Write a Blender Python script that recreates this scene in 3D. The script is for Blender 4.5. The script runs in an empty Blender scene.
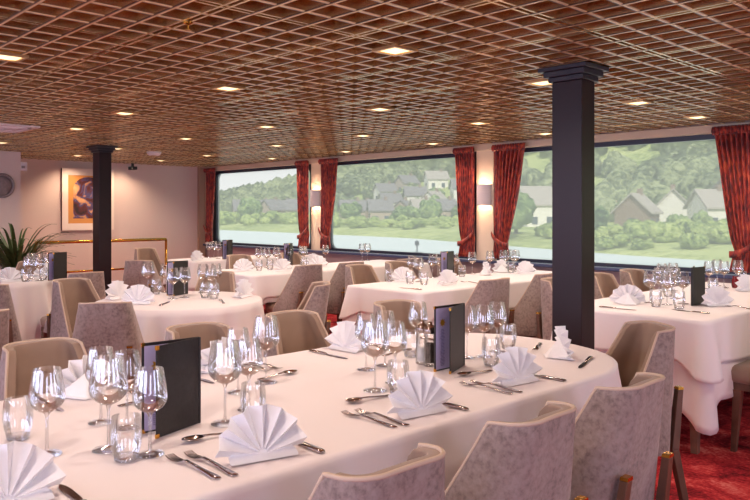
import bpy, bmesh, math, random
import numpy as np
from mathutils import Vector, Matrix, noise
random.seed(7)
PI = math.pi
S = bpy.context.scene
COL = S.collection
EYE = 1.33; CEIL = 2.07; WALL = 6.40; TOP = 0.75; SILL = 0.805; HEAD = 1.955; BACK = -10.8
FPX = 732.0

def at(px, py, Z):
    """point of the horizontal plane z=Z seen from the entrance end of the room"""
    z = (EYE - Z)*FPX/(py - 212); t = (px - 375)/FPX
    return (z*(.691*t - .723), z*(.723*t + .691))

# ------------------------------------------------------------------ materials
def lin(r, g, b):
    f = lambda c: (c/255/12.92 if c/255 <= .04045 else ((c/255+.055)/1.055)**2.4)
    return (f(r), f(g), f(b), 1)
def newmat(name):
    m = bpy.data.materials.new(name); m.use_nodes = True
    nt = m.node_tree; b = nt.nodes['Principled BSDF']
    return m, nt, b
def N(nt, kind, **kw):
    n = nt.nodes.new(kind)
    for k, v in kw.items():
        if k in n.inputs: n.inputs[k].default_value = v
        else: setattr(n, k, v)
    return n
def ramp(nt, fac, stops):
    r = nt.nodes.new('ShaderNodeValToRGB')
    cr = r.color_ramp
    while len(cr.elements) < len(stops): cr.elements.new(.5)
    for e, (p, c) in zip(cr.elements, stops): e.position = p; e.color = c
    nt.links.new(fac, r.inputs['Fac']); return r.outputs['Color']
def bump(nt, b, height, strength=.3, dist=.01):
    n = N(nt, 'ShaderNodeBump'); n.inputs['Strength'].default_value = strength; n.inputs['Distance'].default_value = dist
    nt.links.new(height, n.inputs['Height']); nt.links.new(n.outputs['Normal'], b.inputs['Normal'])
def plain(name, col, rough=.5, metal=0, spec=.5, noise_scale=0, var=.12, bumpv=0, sheen=0):
    m, nt, b = newmat(name)
    b.inputs['Base Color'].default_value = col; b.inputs['Roughness'].default_value = rough
    b.inputs['Metallic'].default_value = metal; b.inputs['Specular IOR Level'].default_value = spec
    if sheen:
        b.inputs['Sheen Weight'].default_value = sheen
    if noise_scale:
        tc = N(nt, 'ShaderNodeTexCoord'); nz = N(nt, 'ShaderNodeTexNoise'); nz.inputs['Scale'].default_value = noise_scale
        nz.inputs['Detail'].default_value = 4
        nt.links.new(tc.outputs['Object'], nz.inputs['Vector'])
        lo = tuple(c*(1-var) for c in col[:3])+(1,); hi = tuple(min(1, c*(1+var)) for c in col[:3])+(1,)
        nt.links.new(ramp(nt, nz.outputs['Fac'], [(.3, lo), (.7, hi)]), b.inputs['Base Color'])
        if bumpv: bump(nt, b, nz.outputs['Fac'], bumpv, .004)
    return m

def m_cloth(name, col):
    m, nt, b = newmat(name)
    tc = N(nt, 'ShaderNodeTexCoord')
    w = N(nt, 'ShaderNodeTexNoise'); w.inputs['Scale'].default_value = 5; w.inputs['Detail'].default_value = 3
    nt.links.new(tc.outputs['Object'], w.inputs['Vector'])
    b.inputs['Base Color'].default_value = col
    b.inputs['Roughness'].default_value = .75; b.inputs['Specular IOR Level'].default_value = .25
    b.inputs['Sheen Weight'].default_value = .1
    bump(nt, b, w.outputs['Fac'], .35, .012)
    return m
def m_velvet():
    m, nt, b = newmat('mottled_velvet')
    tc = N(nt, 'ShaderNodeTexCoord')
    a = N(nt, 'ShaderNodeTexNoise'); a.inputs['Scale'].default_value = 60; a.inputs['Detail'].default_value = 5; a.inputs['Roughness'].default_value = .6
    c = N(nt, 'ShaderNodeTexNoise'); c.inputs['Scale'].default_value = 9
    nt.links.new(tc.outputs['Object'], a.inputs['Vector']); nt.links.new(tc.outputs['Object'], c.inputs['Vector'])
    mx = N(nt, 'ShaderNodeMath', operation='MULTIPLY_ADD'); mx.inputs[1].default_value = .45
    nt.links.new(c.outputs['Fac'], mx.inputs[0]); nt.links.new(a.outputs['Fac'], mx.inputs[2])
    nt.links.new(ramp(nt, mx.outputs[0], [(.52, lin(122, 106, 102)), (.68, lin(148, 130, 125)), (.88, lin(162, 145, 140))]), b.inputs['Base Color'])
    b.inputs['Roughness'].default_value = .8; b.inputs['Sheen Weight'].default_value = .35; b.inputs['Specular IOR Level'].default_value = .2
    bump(nt, b, a.outputs['Fac'], .25, .004)
    return m
def m_carpet():
    m, nt, b = newmat('red_carpet')
    tc = N(nt, 'ShaderNodeTexCoord')
    a = N(nt, 'ShaderNodeTexNoise'); a.inputs['Scale'].default_value = 3.2; a.inputs['Detail'].default_value = 6; a.inputs['Roughness'].default_value = .7; a.inputs['Distortion'].default_value = 1.2
    f = N(nt, 'ShaderNodeTexNoise'); f.inputs['Scale'].default_value = 55
    nt.links.new(tc.outputs['Object'], a.inputs['Vector']); nt.links.new(tc.outputs['Object'], f.inputs['Vector'])
    mx = N(nt, 'ShaderNodeMath', operation='MULTIPLY_ADD'); mx.inputs[1].default_value = .35
    nt.links.new(f.outputs['Fac'], mx.inputs[0]); nt.links.new(a.outputs['Fac'], mx.inputs[2])
    nt.links.new(ramp(nt, mx.outputs[0], [(.50, lin(92, 24, 30)), (.62, lin(158, 38, 46)), (.72, lin(196, 62, 64)), (.84, lin(216, 116, 108))]), b.inputs['Base Color'])
    b.inputs['Roughness'].default_value = .95; b.inputs['Specular IOR Level'].default_value = .1
    bump(nt, b, f.outputs['Fac'], .5, .01)
    return m
def m_curtain():
    m, nt, b = newmat('red_gold_curtain')
    tc = N(nt, 'ShaderNodeTexCoord')
    mp = N(nt, 'ShaderNodeMapping'); mp.inputs['Scale'].default_value = (1.2, 1.2, .4)
    nt.links.new(tc.outputs['Object'], mp.inputs['Vector'])
    v = N(nt, 'ShaderNodeTexVoronoi'); v.inputs['Scale'].default_value = 26; v.feature = 'DISTANCE_TO_EDGE'
    n = N(nt, 'ShaderNodeTexNoise'); n.inputs['Scale'].default_value = 30; n.inputs['Detail'].default_value = 4
    nt.links.new(mp.outputs[0], v.inputs['Vector']); nt.links.new(mp.outputs[0], n.inputs['Vector'])
    ad = N(nt, 'ShaderNodeMath', operation='MULTIPLY_ADD'); ad.inputs[1].default_value = -.6
    nt.links.new(v.outputs['Distance'], ad.inputs[0]); nt.links.new(n.outputs['Fac'], ad.inputs[2])
    nt.links.new(ramp(nt, ad.outputs[0], [(.28, lin(84, 12, 14)), (.46, lin(150, 34, 26)), (.72, lin(196, 92, 46))]), b.inputs['Base Color'])
    b.inputs['Roughness'].default_value = .55; b.inputs['Sheen Weight'].default_value = .2
    return m
def m_bronze():
    m, nt, b = newmat('bronze_ceiling_grid')
    tc = N(nt, 'ShaderNodeTexCoord'); n = N(nt, 'ShaderNodeTexNoise'); n.inputs['Scale'].default_value = 2.2; n.inputs['Detail'].default_value = 3
    nt.links.new(tc.outputs['Object'], n.inputs['Vector'])
    nt.links.new(ramp(nt, n.outputs['Fac'], [(.3, lin(210, 176, 126)), (.7, lin(238, 206, 152))]), b.inputs['Base Color'])
    b.inputs['Metallic'].default_value = .8; b.inputs['Roughness'].default_value = .22
    return m
def m_glass(name, tint=(1, 1, 1, 1), body=0.0):
    m = bpy.data.materials.new(name); m.use_nodes = True; nt = m.node_tree
    nt.nodes.remove(nt.nodes['Principled BSDF']); out = nt.nodes['Material Output']
    t = N(nt, 'ShaderNodeBsdfTransparent'); t.inputs['Color'].default_value = tint
    g = N(nt, 'ShaderNodeBsdfGlossy'); g.inputs['Roughness'].default_value = .03
    g.inputs['Color'].default_value = (1, 1, 1, 1)
    lw = N(nt, 'ShaderNodeLayerWeight'); lw.inputs['Blend'].default_value = .45
    mp = N(nt, 'ShaderNodeMath', operation='MULTIPLY_ADD'); mp.inputs[1].default_value = .75; mp.inputs[2].default_value = .07 + body
    mp.use_clamp = True
    nt.links.new(lw.outputs['Fresnel'], mp.inputs[0])
    mx = N(nt, 'ShaderNodeMixShader')
    nt.links.new(mp.outputs[0], mx.inputs['Fac']); nt.links.new(t.outputs[0], mx.inputs[1]); nt.links.new(g.outputs[0], mx.inputs[2])
    nt.links.new(mx.outputs[0], out.inputs['Surface'])
    return m
def m_pane():
    m = bpy.data.materials.new('hazy_window_glass'); m.use_nodes = True; nt = m.node_tree
    nt.nodes.remove(nt.nodes['Principled BSDF']); out = nt.nodes['Material Output']
    t = N(nt, 'ShaderNodeBsdfTransparent'); t.inputs['Color'].default_value = (.98, .96, .94, 1)
    d = N(nt, 'ShaderNodeBsdfTranslucent'); d.inputs['Color'].default_value = (.95, .93, .90, 1)
    a = N(nt, 'ShaderNodeMixShader'); a.inputs['Fac'].default_value = .35
    nt.links.new(t.outputs[0], a.inputs[1]); nt.links.new(d.outputs[0], a.inputs[2])
    nt.links.new(a.outputs[0], out.inputs['Surface'])
    return m
def m_emit(name, col, st):
    m, nt, b = newmat(name)
    b.inputs['Base Color'].default_value = col; b.inputs['Emission Color'].default_value = col; b.inputs['Emission Strength'].default_value = st
    return m
def m_foliage(name, lo, mid, hi, scale):
    m, nt, b = newmat(name)
    tc = N(nt, 'ShaderNodeTexCoord'); n = N(nt, 'ShaderNodeTexNoise'); n.inputs['Scale'].default_value = scale; n.inputs['Detail'].default_value = 5
    g = N(nt, 'ShaderNodeTexNoise'); g.inputs['Scale'].default_value = scale*.07
    nt.links.new(tc.outputs['Object'], n.inputs['Vector'])
    geo = N(nt, 'ShaderNodeNewGeometry'); nt.links.new(geo.outputs['Position'], g.inputs['Vector'])
    ad = N(nt, 'ShaderNodeMath', operation='MULTIPLY_ADD'); ad.inputs[1].default_value = .4
    hf = N(nt, 'ShaderNodeMath', operation='MULTIPLY'); hf.inputs[1].default_value = .6; nt.links.new(n.outputs['Fac'], hf.inputs[0])
    nt.links.new(g.outputs['Fac'], ad.inputs[0]); nt.links.new(hf.outputs[0], ad.inputs[2])
    nt.links.new(ramp(nt, ad.outputs[0], [(.36, lo), (.47, mid), (.60, hi)]), b.inputs['Base Color'])
    b.inputs['Roughness'].default_value = .9; b.inputs['Specular IOR Level'].default_value = .1
    bump(nt, b, n.outputs['Fac'], .8, .6)
    return m
def m_water():
    m, nt, b = newmat('river_water')
    tc = N(nt, 'ShaderNodeTexCoord'); n = N(nt, 'ShaderNodeTexNoise'); n.inputs['Scale'].default_value = .8; n.inputs['Detail'].default_value = 4
    nt.links.new(tc.outputs['Object'], n.inputs['Vector'])
    b.inputs['Base Color'].default_value = lin(214, 224, 224); b.inputs['Roughness'].default_value = .6; b.inputs['Specular IOR Level'].default_value = .5
    bump(nt, b, n.outputs['Fac'], .5, .3)
    return m

M = dict(
 cloth=m_cloth('white_tablecloth', lin(236, 226, 226)), overlay=m_cloth('white_overlay_cloth', lin(240, 232, 232)),
 napkin=plain('white_napkin', lin(240, 238, 240), .8, sheen=.1, noise_scale=40, var=.02, bumpv=.1),
 velvet=m_velvet(), suede=plain('tan_suede', lin(150, 124, 106), .75, sheen=.25, noise_scale=9, var=.1, bumpv=.15),
 piping=plain('pale_piping', lin(202, 178, 158), .7), legwood=plain('walnut_leg', lin(104, 74, 58), .4, noise_scale=14, var=.3),
 brass=plain('brass', lin(214, 160, 70), .22, 1), steel=plain('cutlery_steel', lin(176, 164, 160), .16, 1),
 glass=m_glass('clear_glass'), glassbase=m_glass('thick_glass', (.95, .95, .96, 1), .02),
 column=plain('dark_lacquer_column', lin(40, 25, 30), .36, 0, .3, noise_scale=3, var=.12),
 capm=plain('column_cap_paint', lin(40, 34, 44), .35),
 bronze=m_bronze(), edge=plain('painted_lit_grid_edge', lin(236, 208, 166), .3, .35), shade_edge=plain('painted_shade_grid_edge', lin(96, 62, 44), .3, .6), void=plain('ceiling_void', lin(188, 138, 98), .3, .7),  # light and dark grid edge colours paint lit and shaded lines under the blades
 wallm=plain('cream_wall', lin(214, 194, 186), .8, noise_scale=60, var=.02), pelmet=plain('cream_pelmet', lin(206, 184, 160), .6),
 pier=plain('pier_cream', lin(228, 208, 184), .7), navy=plain('navy_window_frame', lin(40, 42, 62), .35),
 sillm=plain('navy_sill', lin(66, 72, 106), .3), lowwall=plain('mauve_dado', lin(176, 150, 152), .7),
 carpet=m_carpet(), curtain=m_curtain(), pane=m_pane(), lamp=m_emit('lamp_diffuser', (1, .80, .46, 1), 1.5), bulb=m_emit('sconce_bulb', (1, .72, .42, 1), 25),
 ring=plain('lamp_frame', lin(190, 150, 104), .3, .8), white=plain('white_plastic', lin(226, 216, 216), .45), black=plain('black_leather', lin(34, 28, 30), .42, noise_scale=120, var=.2, bumpv=.1),
 blackp=plain('black_plastic', lin(22, 20, 22), .5), page=plain('lavender_page', lin(186, 176, 214), .7), ink=plain('page_ink', lin(120, 108, 150), .7), gold=plain('gold_emblem', lin(206, 150, 44), .35, .5),
 inside=plain('menu_lining', lin(60, 52, 58), .6),
 sconce=plain('sconce_shade', lin(206, 190, 190), .5), frame=plain('cream_picture_frame', lin(232, 216, 204), .5),
 pwood=plain('frame_side', lin(96, 60, 52), .5), tablewood=plain('table_wood', lin(126, 92, 76), .4, noise_scale=10, var=.2),
 leaf=plain('plant_leaf', lin(70, 92, 48), .45, noise_scale=20, var=.35), pot=plain('grey_planter', lin(96, 88, 90), .5),
 soil=plain('potting_soil', lin(50, 36, 28), .9), disc=plain('pewter_disc', lin(138, 122, 122), .5, noise_scale=30, var=.2),
 pepper=plain('peppercorns', lin(50, 36, 30), .8, noise_scale=200, var=.5), salt=plain('salt', lin(232, 230, 230), .8), redwax=plain('red_votive', lin(120, 22, 30), .25),
 water=m_water(),
 wood_a=m_foliage('hill_forest', lin(40, 50, 36), lin(96, 108, 76), lin(156, 164, 122), .9),
 bush_a=m_foliage('bank_bush', lin(58, 78, 44), lin(130, 150, 84), lin(186, 198, 126), 3),
 bush_b=m_foliage('bank_tree', lin(40, 60, 38), lin(98, 122, 74), lin(152, 170, 112), 3),
 grass=m_foliage('bank_grass', lin(132, 148, 92), lin(164, 176, 112), lin(190, 198, 134), .8),
 trunk=plain('bark', lin(88, 74, 60), .9), roofd=plain('slate_roof', lin(126, 122, 124), .8, noise_scale=3, var=.15), roofl=plain('pale_roof', lin(168, 160, 152), .8, noise_scale=3, var=.1),
 hwhite=plain('white_render', lin(226, 222, 214), .8), htan=plain('beige_render', lin(176, 160, 146), .8), hbrown=plain('brown_render', lin(142, 122, 108), .8), hglass=plain('house_window', lin(84, 94, 104), .2),
 stone=plain('pale_stone', lin(186, 180, 168), .9, noise_scale=2, var=.15),
)

# ------------------------------------------------------------------ mesh helpers
def obj(name, bm, mats, parent=None, loc=None, smooth=False, bevel=0, solid=0, rotz=None):
    me = bpy.data.meshes.new(name); bm.normal_update(); bm.to_mesh(me); bm.free()
    for m in (mats if isinstance(mats, (list, tuple)) else [mats]): me.materials.append(m)
    if smooth:
        for p in me.polygons: p.use_smooth = True
    o = bpy.data.objects.new(name, me); COL.objects.link(o)
    if parent: o.parent = parent
    if loc is not None: o.location = loc
    if rotz is not None: o.rotation_euler.z = rotz
    if solid:
        md = o.modifiers.new('Solidify', 'SOLIDIFY'); md.thickness = solid; md.offset = 0
    if bevel:
        md = o.modifiers.new('Bevel', 'BEVEL'); md.width = bevel; md.segments = 2; md.limit_method = 'ANGLE'
    return o
def tag(o, label, cat, group=None, kind=None):
    if label: o['label'] = label
    if cat: o['category'] = cat
    if group: o['group'] = group
    if kind: o['kind'] = kind
    return o
def thing(name, label, cat, loc=(0, 0, 0), rotz=0, group=None):
    o = bpy.data.objects.new(name, None); COL.objects.link(o); o.empty_display_size = .1
    o.location = loc; o.rotation_euler = (0, 0, rotz)
    return tag(o, label, cat, group)
def struct(name, bm, mats, **kw):
    o = obj(name, bm, mats, **kw); o['kind'] = 'structure'; return o
def dup(root, loc, rotz, label, group=None):
    r = root.copy(); COL.objects.link(r); r.location = loc; r.rotation_euler = (0, 0, rotz)
    r['label'] = label
    if group: r['group'] = group
    elif 'group' in r: del r['group']
    for ch in list(root.children):
        c = ch.copy(); COL.objects.link(c); c.parent = r
        for g in list(ch.children):
            d = g.copy(); COL.objects.link(d); d.parent = c
    return r
def box(bm, x0, y0, z0, x1, y1, z1, mi=0, rot=None, org=None):
    vs = [bm.verts.new(p) for p in ((x0,y0,z0),(x1,y0,z0),(x1,y1,z0),(x0,y1,z0),(x0,y0,z1),(x1,y0,z1),(x1,y1,z1),(x0,y1,z1))]
    if rot is not None:
        for v in vs: v.co = rot @ (v.co - Vector(org or (0,0,0))) + Vector(org or (0,0,0))
    for q in ((3,2,1,0),(4,5,6,7),(0,1,5,4),(1,2,6,5),(2,3,7,6),(3,0,4,7)):
        f = bm.faces.new([vs[i] for i in q]); f.material_index = mi
    return vs
def B(*a, **k):
    bm = bmesh.new(); box(bm, *a, **k); return bm
def frustum(bm, c0, s0, c1, s1, mi=0):
    """tapered square bar from c0 (half sizes s0) to c1 (half sizes s1)"""
    v = []
    for c, s in ((c0, s0), (c1, s1)):
        for sx, sy in ((-1,-1),(1,-1),(1,1),(-1,1)): v.append(bm.verts.new((c[0]+sx*s[0], c[1]+sy*s[1], c[2])))
    for q in ((3,2,1,0),(4,5,6,7),(0,1,5,4),(1,2,6,5),(2,3,7,6),(3,0,4,7)):
        bm.faces.new([v[i] for i in q]).material_index = mi
def lathe(bm, prof, n=24, mi=0, a0=0, a1=2*PI, c=(0,0,0)):
    full = abs(a1-a0-2*PI) < 1e-6; m = n if full else n+1
    rings = []
    for r, z in prof:
        if r < 1e-6: rings.append([bm.verts.new((c[0], c[1], c[2]+z))])
        else: rings.append([bm.verts.new((c[0]+r*math.cos(a0+(a1-a0)*i/n), c[1]+r*math.sin(a0+(a1-a0)*i/n), c[2]+z)) for i in range(m)])
    for a, b in zip(rings, rings[1:]):
        for i in range(n):
            j = (i+1) % m
            if len(a) == 1 and len(b) == 1: continue
            if len(a) == 1: f = bm.faces.new((a[0], b[j], b[i]))
            elif len(b) == 1: f = bm.faces.new((a[i], a[j], b[0]))
            else: f = bm.faces.new((a[i], a[j], b[j], b[i]))
            f.material_index = mi
def tube(bm, pts, r, n=8, mi=0):
    pts = [Vector(p) for p in pts]; rings = []
    for i, p in enumerate(pts):
        d = (pts[min(i+1, len(pts)-1)] - pts[max(i-1, 0)]).normalized()
        u = d.cross(Vector((0, 0, 1)));
        if u.length < 1e-3: u = Vector((1, 0, 0))
        u.normalize(); w = d.cross(u)
        rings.append([bm.verts.new(p + r*(math.cos(2*PI*k/n)*u + math.sin(2*PI*k/n)*w)) for k in range(n)])
    for a, b in zip(rings, rings[1:]):
        for k in range(n): bm.faces.new((a[k], a[(k+1)%n], b[(k+1)%n], b[k])).material_index = mi
    bm.faces.new(rings[0][::-1]).material_index = mi; bm.faces.new(rings[-1]).material_index = mi

# ------------------------------------------------------------------ camera
cam = bpy.data.objects.new('camera', bpy.data.cameras.new('camera')); COL.objects.link(cam)
cam.location = (0, 0, EYE); cam.rotation_euler = (PI/2, 0, math.atan2(.723, .691))
cam.data.sensor_width = 36; cam.data.lens = FPX/750*36; cam.data.shift_y = -38/750; cam.data.clip_end = 3000; cam.data.clip_start = .05
S.camera = cam

# ------------------------------------------------------------------ room shell
X1 = 3.6; Y0 = -3.4
struct('floor', B(BACK, Y0, -.06, X1, WALL, 0), M['carpet'])
# ceiling: bronze open-cell grid under a dark bronze deck
bm = bmesh.new(); box(bm, BACK-.1, Y0-.1, CEIL+.055, X1+.1, WALL+.1, CEIL+.10, 1)
k = 0; y = 1.4345
ks = range(-38, 40)
for k in ks:
    yy = 1.4345 + k*.127
    if Y0 < yy < WALL-.03:
        if k % 5 == 0: box(bm, BACK, yy-.020, CEIL, X1, yy-.010, CEIL+.055, 0); box(bm, BACK, yy+.010, CEIL, X1, yy+.020, CEIL+.055, 0)
        else: box(bm, BACK, yy-.005, CEIL+.004, X1, yy+.005, CEIL+.055, 0); box(bm, BACK, yy-.008, CEIL, X1, yy-.002, CEIL+.004, 2); box(bm, BACK, yy-.002, CEIL, X1, yy+.008, CEIL+.004, 3)  # blade underside split into a painted shade strip and a painted lit strip
for k in range(-70, 40):
    xx = -1.57 + k*.143
    if BACK+.02 < xx < X1:
        if k % 5 == 0: box(bm, xx-.020, Y0, CEIL+.001, xx-.010, WALL, CEIL+.055, 0); box(bm, xx+.010, Y0, CEIL+.001, xx+.020, WALL, CEIL+.055, 0)
        else: box(bm, xx-.005, Y0, CEIL+.005, xx+.005, WALL, CEIL+.055, 0); box(bm, xx-.008, Y0, CEIL+.001, xx-.002, WALL, CEIL+.005, 2); box(bm, xx-.002, Y0, CEIL+.001, xx+.008, WALL, CEIL+.005, 3)  # same painted shade and lit strips under the cross blades
struct('ceiling', bm, [M['bronze'], M['void'], M['shade_edge'], M['edge']])
# window wall: low wall, header with cream pelmet, piers
bm = bmesh.new(); box(bm, BACK, WALL, 0, X1, WALL+.15, SILL-.02, 0)
struct('wall_right', bm, M['lowwall'])
bm = bmesh.new(); box(bm, BACK, WALL-.05, HEAD+.045, X1, WALL+.15, CEIL, 0)
struct('trim_1', bm, M['pelmet'], bevel=.006)
struct('wall_right_header', B(BACK, WALL, CEIL-.002, X1, WALL+.15, CEIL+.12), M['lowwall'])
struct('trim_2', B(BACK, WALL-.08, SILL-.03, X1, WALL+.02, SILL), M['sillm'], bevel=.006)
PIERS = [-10.72, -7.83, -4.935, -2.04, .86, 3.7]
for i, px in enumerate(PIERS):
    struct('wall_pier_%d' % (i+1), B(max(px-.115, BACK), WALL-.03, SILL, min(px+.115, X1), WALL+.12, HEAD+.05), M['pier'])
def rrect(x0, z0, x1, z1, r, n=6):
    pts = []
    for cx, cz, a in ((x1-r, z0+r, -PI/2), (x1-r, z1-r, 0), (x0+r, z1-r, PI/2), (x0+r, z0+r, PI)):
        for i in range(n+1): pts.append((cx+r*math.cos(a+PI/2*i/n), cz+r*math.sin(a+PI/2*i/n)))
    return pts
for i, (a, b) in enumerate(zip(PIERS, PIERS[1:])):
    x0 = a+.115; x1 = b-.115
    bm = bmesh.new()
    inner = rrect(x0+.10, SILL+.035, x1-.10, HEAD, .10); outer = rrect(x0, SILL, x1, HEAD+.045, .002)
    rings = []
    for yy in (WALL+.03, WALL+.09):
        rings.append(([bm.verts.new((p[0], yy, p[1])) for p in inner], [bm.verts.new((p[0], yy, p[1])) for p in outer]))
    n = len(inner)
    for j in range(n):
        jj = (j+1) % n
        (ia, oa), (ib, ob) = rings
        bm.faces.new((ia[j], ia[jj], oa[jj], oa[j])); bm.faces.new((ib[jj], ib[j], ob[j], ob[jj]))
        bm.faces.new((ia[jj], ia[j], ib[j], ib[jj])); bm.faces.new((oa[j], oa[jj], ob[jj], ob[j]))
    w = struct('window_%d' % (i+1), bm, M['navy'])
    bm = bmesh.new(); vs = [bm.verts.new((p[0], WALL+.06, p[1])) for p in rrect(x0+.095, SILL+.03, x1-.095, HEAD+.005, .10)]; bm.faces.new(vs)
    obj('window_pane', bm, M['pane'], w)
# end wall behind the stairs, projecting block at the left, far walls of the room
struct('wall_back', B(BACK-.15, Y0, 0, BACK, WALL+.15, CEIL+.05), M['wallm'])
struct('corner_shade_strip', B(BACK, 6.25, 0, BACK+.06, 6.37, CEIL), plain('corner_shade_tan', lin(168, 140, 120), .7), bevel=.004)  # added tan strip standing in for the shading of the room corner
struct('wall_left_block', B(BACK, Y0, 0, -9.55, 3.08, CEIL), M['wallm'])
struct('baseboard_back', B(BACK, 3.08, 0, BACK+.015, 6.25, .09), M['legwood'])
def windowed_wall(name, axis, pos, lo, hi, wins, z0=.8, z1=1.95):
    bm = bmesh.new()
    def bx(a, b, c, d):
        if axis == 'y': box(bm, a, pos-.12, c, b, pos, d)
        else: box(bm, pos, a, c, pos+.12, b, d)
    bx(lo, hi, 0, z0); bx(lo, hi, z1, CEIL+.05); cur = lo
    for a, b in wins: bx(cur, a, z0, z1); cur = b
    bx(cur, hi, z0, z1)
    return struct(name, bm, M['wallm'])
LW = [(-9.0, -6.6), (-6.1, -3.7), (-3.2, -.8), (-.3, 2.1)]
windowed_wall('wall_left', 'y', Y0, BACK, X1, LW)
FW = [(-2.6, -.2), (.4, 2.8), (3.4, 5.6)]
windowed_wall('wall_front', 'x', X1, Y0, WALL+.15, FW)

# ------------------------------------------------------------------ columns
def column(loc, hx, hy, label):
    t = thing('column', label, 'column', (loc[0], loc[1], 0))
    bm = bmesh.new(); box(bm, -hx, -hy, 0, hx, hy, CEIL-.075)
    obj('shaft', bm, M['column'], t, bevel=.004)
    bm = bmesh.new()
    for z0, z1, e in ((CEIL-.075, CEIL-.05, .014), (CEIL-.05, CEIL-.022, .032), (CEIL-.022, CEIL-.001, .052)):
        box(bm, -hx-e, -hy-e, z0, hx+e, hy+e, z1)
    obj('capital', bm, M['capm'], t, bevel=.003)
    bm = bmesh.new(); box(bm, -hx-.012, -hy-.012, 0, hx+.012, hy+.012, .1); obj('plinth', bm, M['capm'], t, bevel=.003)
    return t
column((-1.93-.085, 3.27+.065), .085, .065, 'tall dark lacquered square column standing behind the right end of the nearest table')
column((-8.05, 3.46), .088, .07, 'dark square column far back on the left, in front of the framed picture')

# ------------------------------------------------------------------ ceiling lamps and fittings
LIGHTS = [(7,56),(395,49.5),(228,87.5),(638,102),(697,116.5),(543,82),(380,108.5),(125,112.5),(77,128),(2,142),(186,138),(78,155),(118,148),(161,160),(207,155),(267,126),(277,145),(272,158),(363,135),(346,151),(478,122.5),(433,143),(545,133)]
WH = ['at the far left edge of the photo', 'large near one in the middle of the view', 'in the left middle of the ceiling', 'right of the near dark column', 'close above the curtain at the right', 'beside the top of the near dark column', 'right of the centre, above the second pier', 'above and right of the far column', 'left of the far column', 'above the round disc on the left wall', 'midway between far column and corner', 'small one above the framed picture', 'just right of the far column top', 'small one near the back wall', 'near the back corner with the curtain', 'in the middle distance above the first window', 'further one above the first window', 'beside the pelmet of the first window', 'second one above the middle window', 'beside the pelmet of the middle window', 'above the second window pier', 'close to the pelmet left of the second pier', 'left of the near column by the pelmet']
LP = []
proto = None
for (px, py), w in zip(LIGHTS, WH):
    x, y = at(px, py, CEIL)
    lab = 'square warm ceiling downlight, ' + w
    if y > WALL-.3: y = WALL-.3
    if x < BACK+.3: x = BACK+.3
    LP.append((x, y))
    if proto is None:
        proto = thing('ceiling_light', lab, 'ceiling light', (x, y, CEIL))
        bm = bmesh.new()
        for a in ((-.075,-.075,.075,-.058),(-.075,.058,.075,.075),(-.075,-.058,-.058,.058),(.058,-.058,.075,.058)): box(bm, a[0], a[1], -.010, a[2], a[3], .003)
        obj('frame', bm, M['ring'], proto)
        bm = bmesh.new(); v = [bm.verts.new(p) for p in ((-.058,-.058,-.004),(.058,-.058,-.004),(.058,.058,-.004),(-.058,.058,-.004))]
        c = bm.verts.new((0,0,-.018))
        for i in range(4): bm.faces.new((v[(i+1)%4], v[i], c))
        bm.faces.new(v)
        obj('diffuser', bm, M['lamp'], proto)
    else: dup(proto, (x, y, CEIL), 0, lab)
def spot(x, y, z, e, col, size=2.4, blend=.8, rad=.06, direction=(0, 0, -1)):
    l = bpy.data.lights.new('lamp_light', 'SPOT'); l.energy = e; l.color = col; l.spot_size = size; l.spot_blend = blend; l.shadow_soft_size = rad
    o = bpy.data.objects.new('lamp_light', l); COL.objects.link(o); o.location = (x, y, z)
    o.rotation_euler = Vector(direction).to_track_quat('-Z', 'Y').to_euler(); return o
WARM = (1, .80, .67)
EXTRA = [(-2.9, -1.2), (-1.2, .2), (-5.5, -.6), (.8, 1.6), (-.3, 3.6), (-1.9, 1.1), (-.2, 5.2)]   # lamps of the same rows behind the viewer
for x, y in LP + EXTRA: spot(x, y, CEIL-.03, 29, WARM, 2.75, .6)
# picture washers
for yy in (4.1, 4.9): spot(BACK+.45, yy, CEIL-.03, 26, (1, .72, .5), 2.0, .9, .04, (-.45, 0, -1))
t = thing('ceiling_vent', 'square white air diffuser in the ceiling at the left edge', 'air vent', (*at(-3, 126.5, CEIL), CEIL))
bm = bmesh.new(); box(bm, -.27, -.27, -.014, .27, .27, .002); obj('vent_plate', bm, M['white'], t, bevel=.004)
for e in (.21, .14, .07):
    bm = bmesh.new()
    for a in ((-e,-e,e,-e+.025),(-e,e-.025,e,e),(-e,-e,-e+.025,e),(e-.025,-e,e,e)): box(bm, a[0], a[1], -.026, a[2], a[3], -.013)
    obj('louver', bm, M['white'], t)
t = thing('smoke_detector', 'small white detector box on the ceiling right of the far column', 'smoke detector', (*at(154, 152, CEIL), CEIL))
bm = bmesh.new(); lathe(bm, [(0,-.045),(.06,-.045),(.085,-.02),(.09,.002),(0,.002)], 20); obj('housing', bm, M['white'], t, smooth=True)
bm = bmesh.new(); lathe(bm, [(0,-.055),(.03,-.055),(.035,-.044),(0,-.044)], 12); obj('sensor', bm, M['ring'], t)
t = thing('sprinkler', 'tiny brass sprinkler head in the near left ceiling', 'sprinkler', (-1.57-.143*7, 1.4345+.0127, CEIL-.001))
bm = bmesh.new(); lathe(bm, [(0,-.03),(.014,-.03),(.014,-.026),(.006,-.024),(.006,-.01),(.02,-.004),(.02,.002),(0,.002)], 12); obj('head', bm, M['brass'], t)
t = thing('ceiling_camera', 'small black camera hanging where ceiling meets back wall', 'camera', (BACK+.22, 5.02, CEIL))
obj('bracket', B(-.015,-.015,-.05,.015,.015,.0), M['blackp'], t); obj('body', B(-.06,-.045,-.10,.07,.045,-.05), M['blackp'], t, bevel=.008)
t = thing('wall_sensor', 'small white sensor on the corner of the left wall block', 'sensor', (-9.60, 3.11, 1.9))
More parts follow.
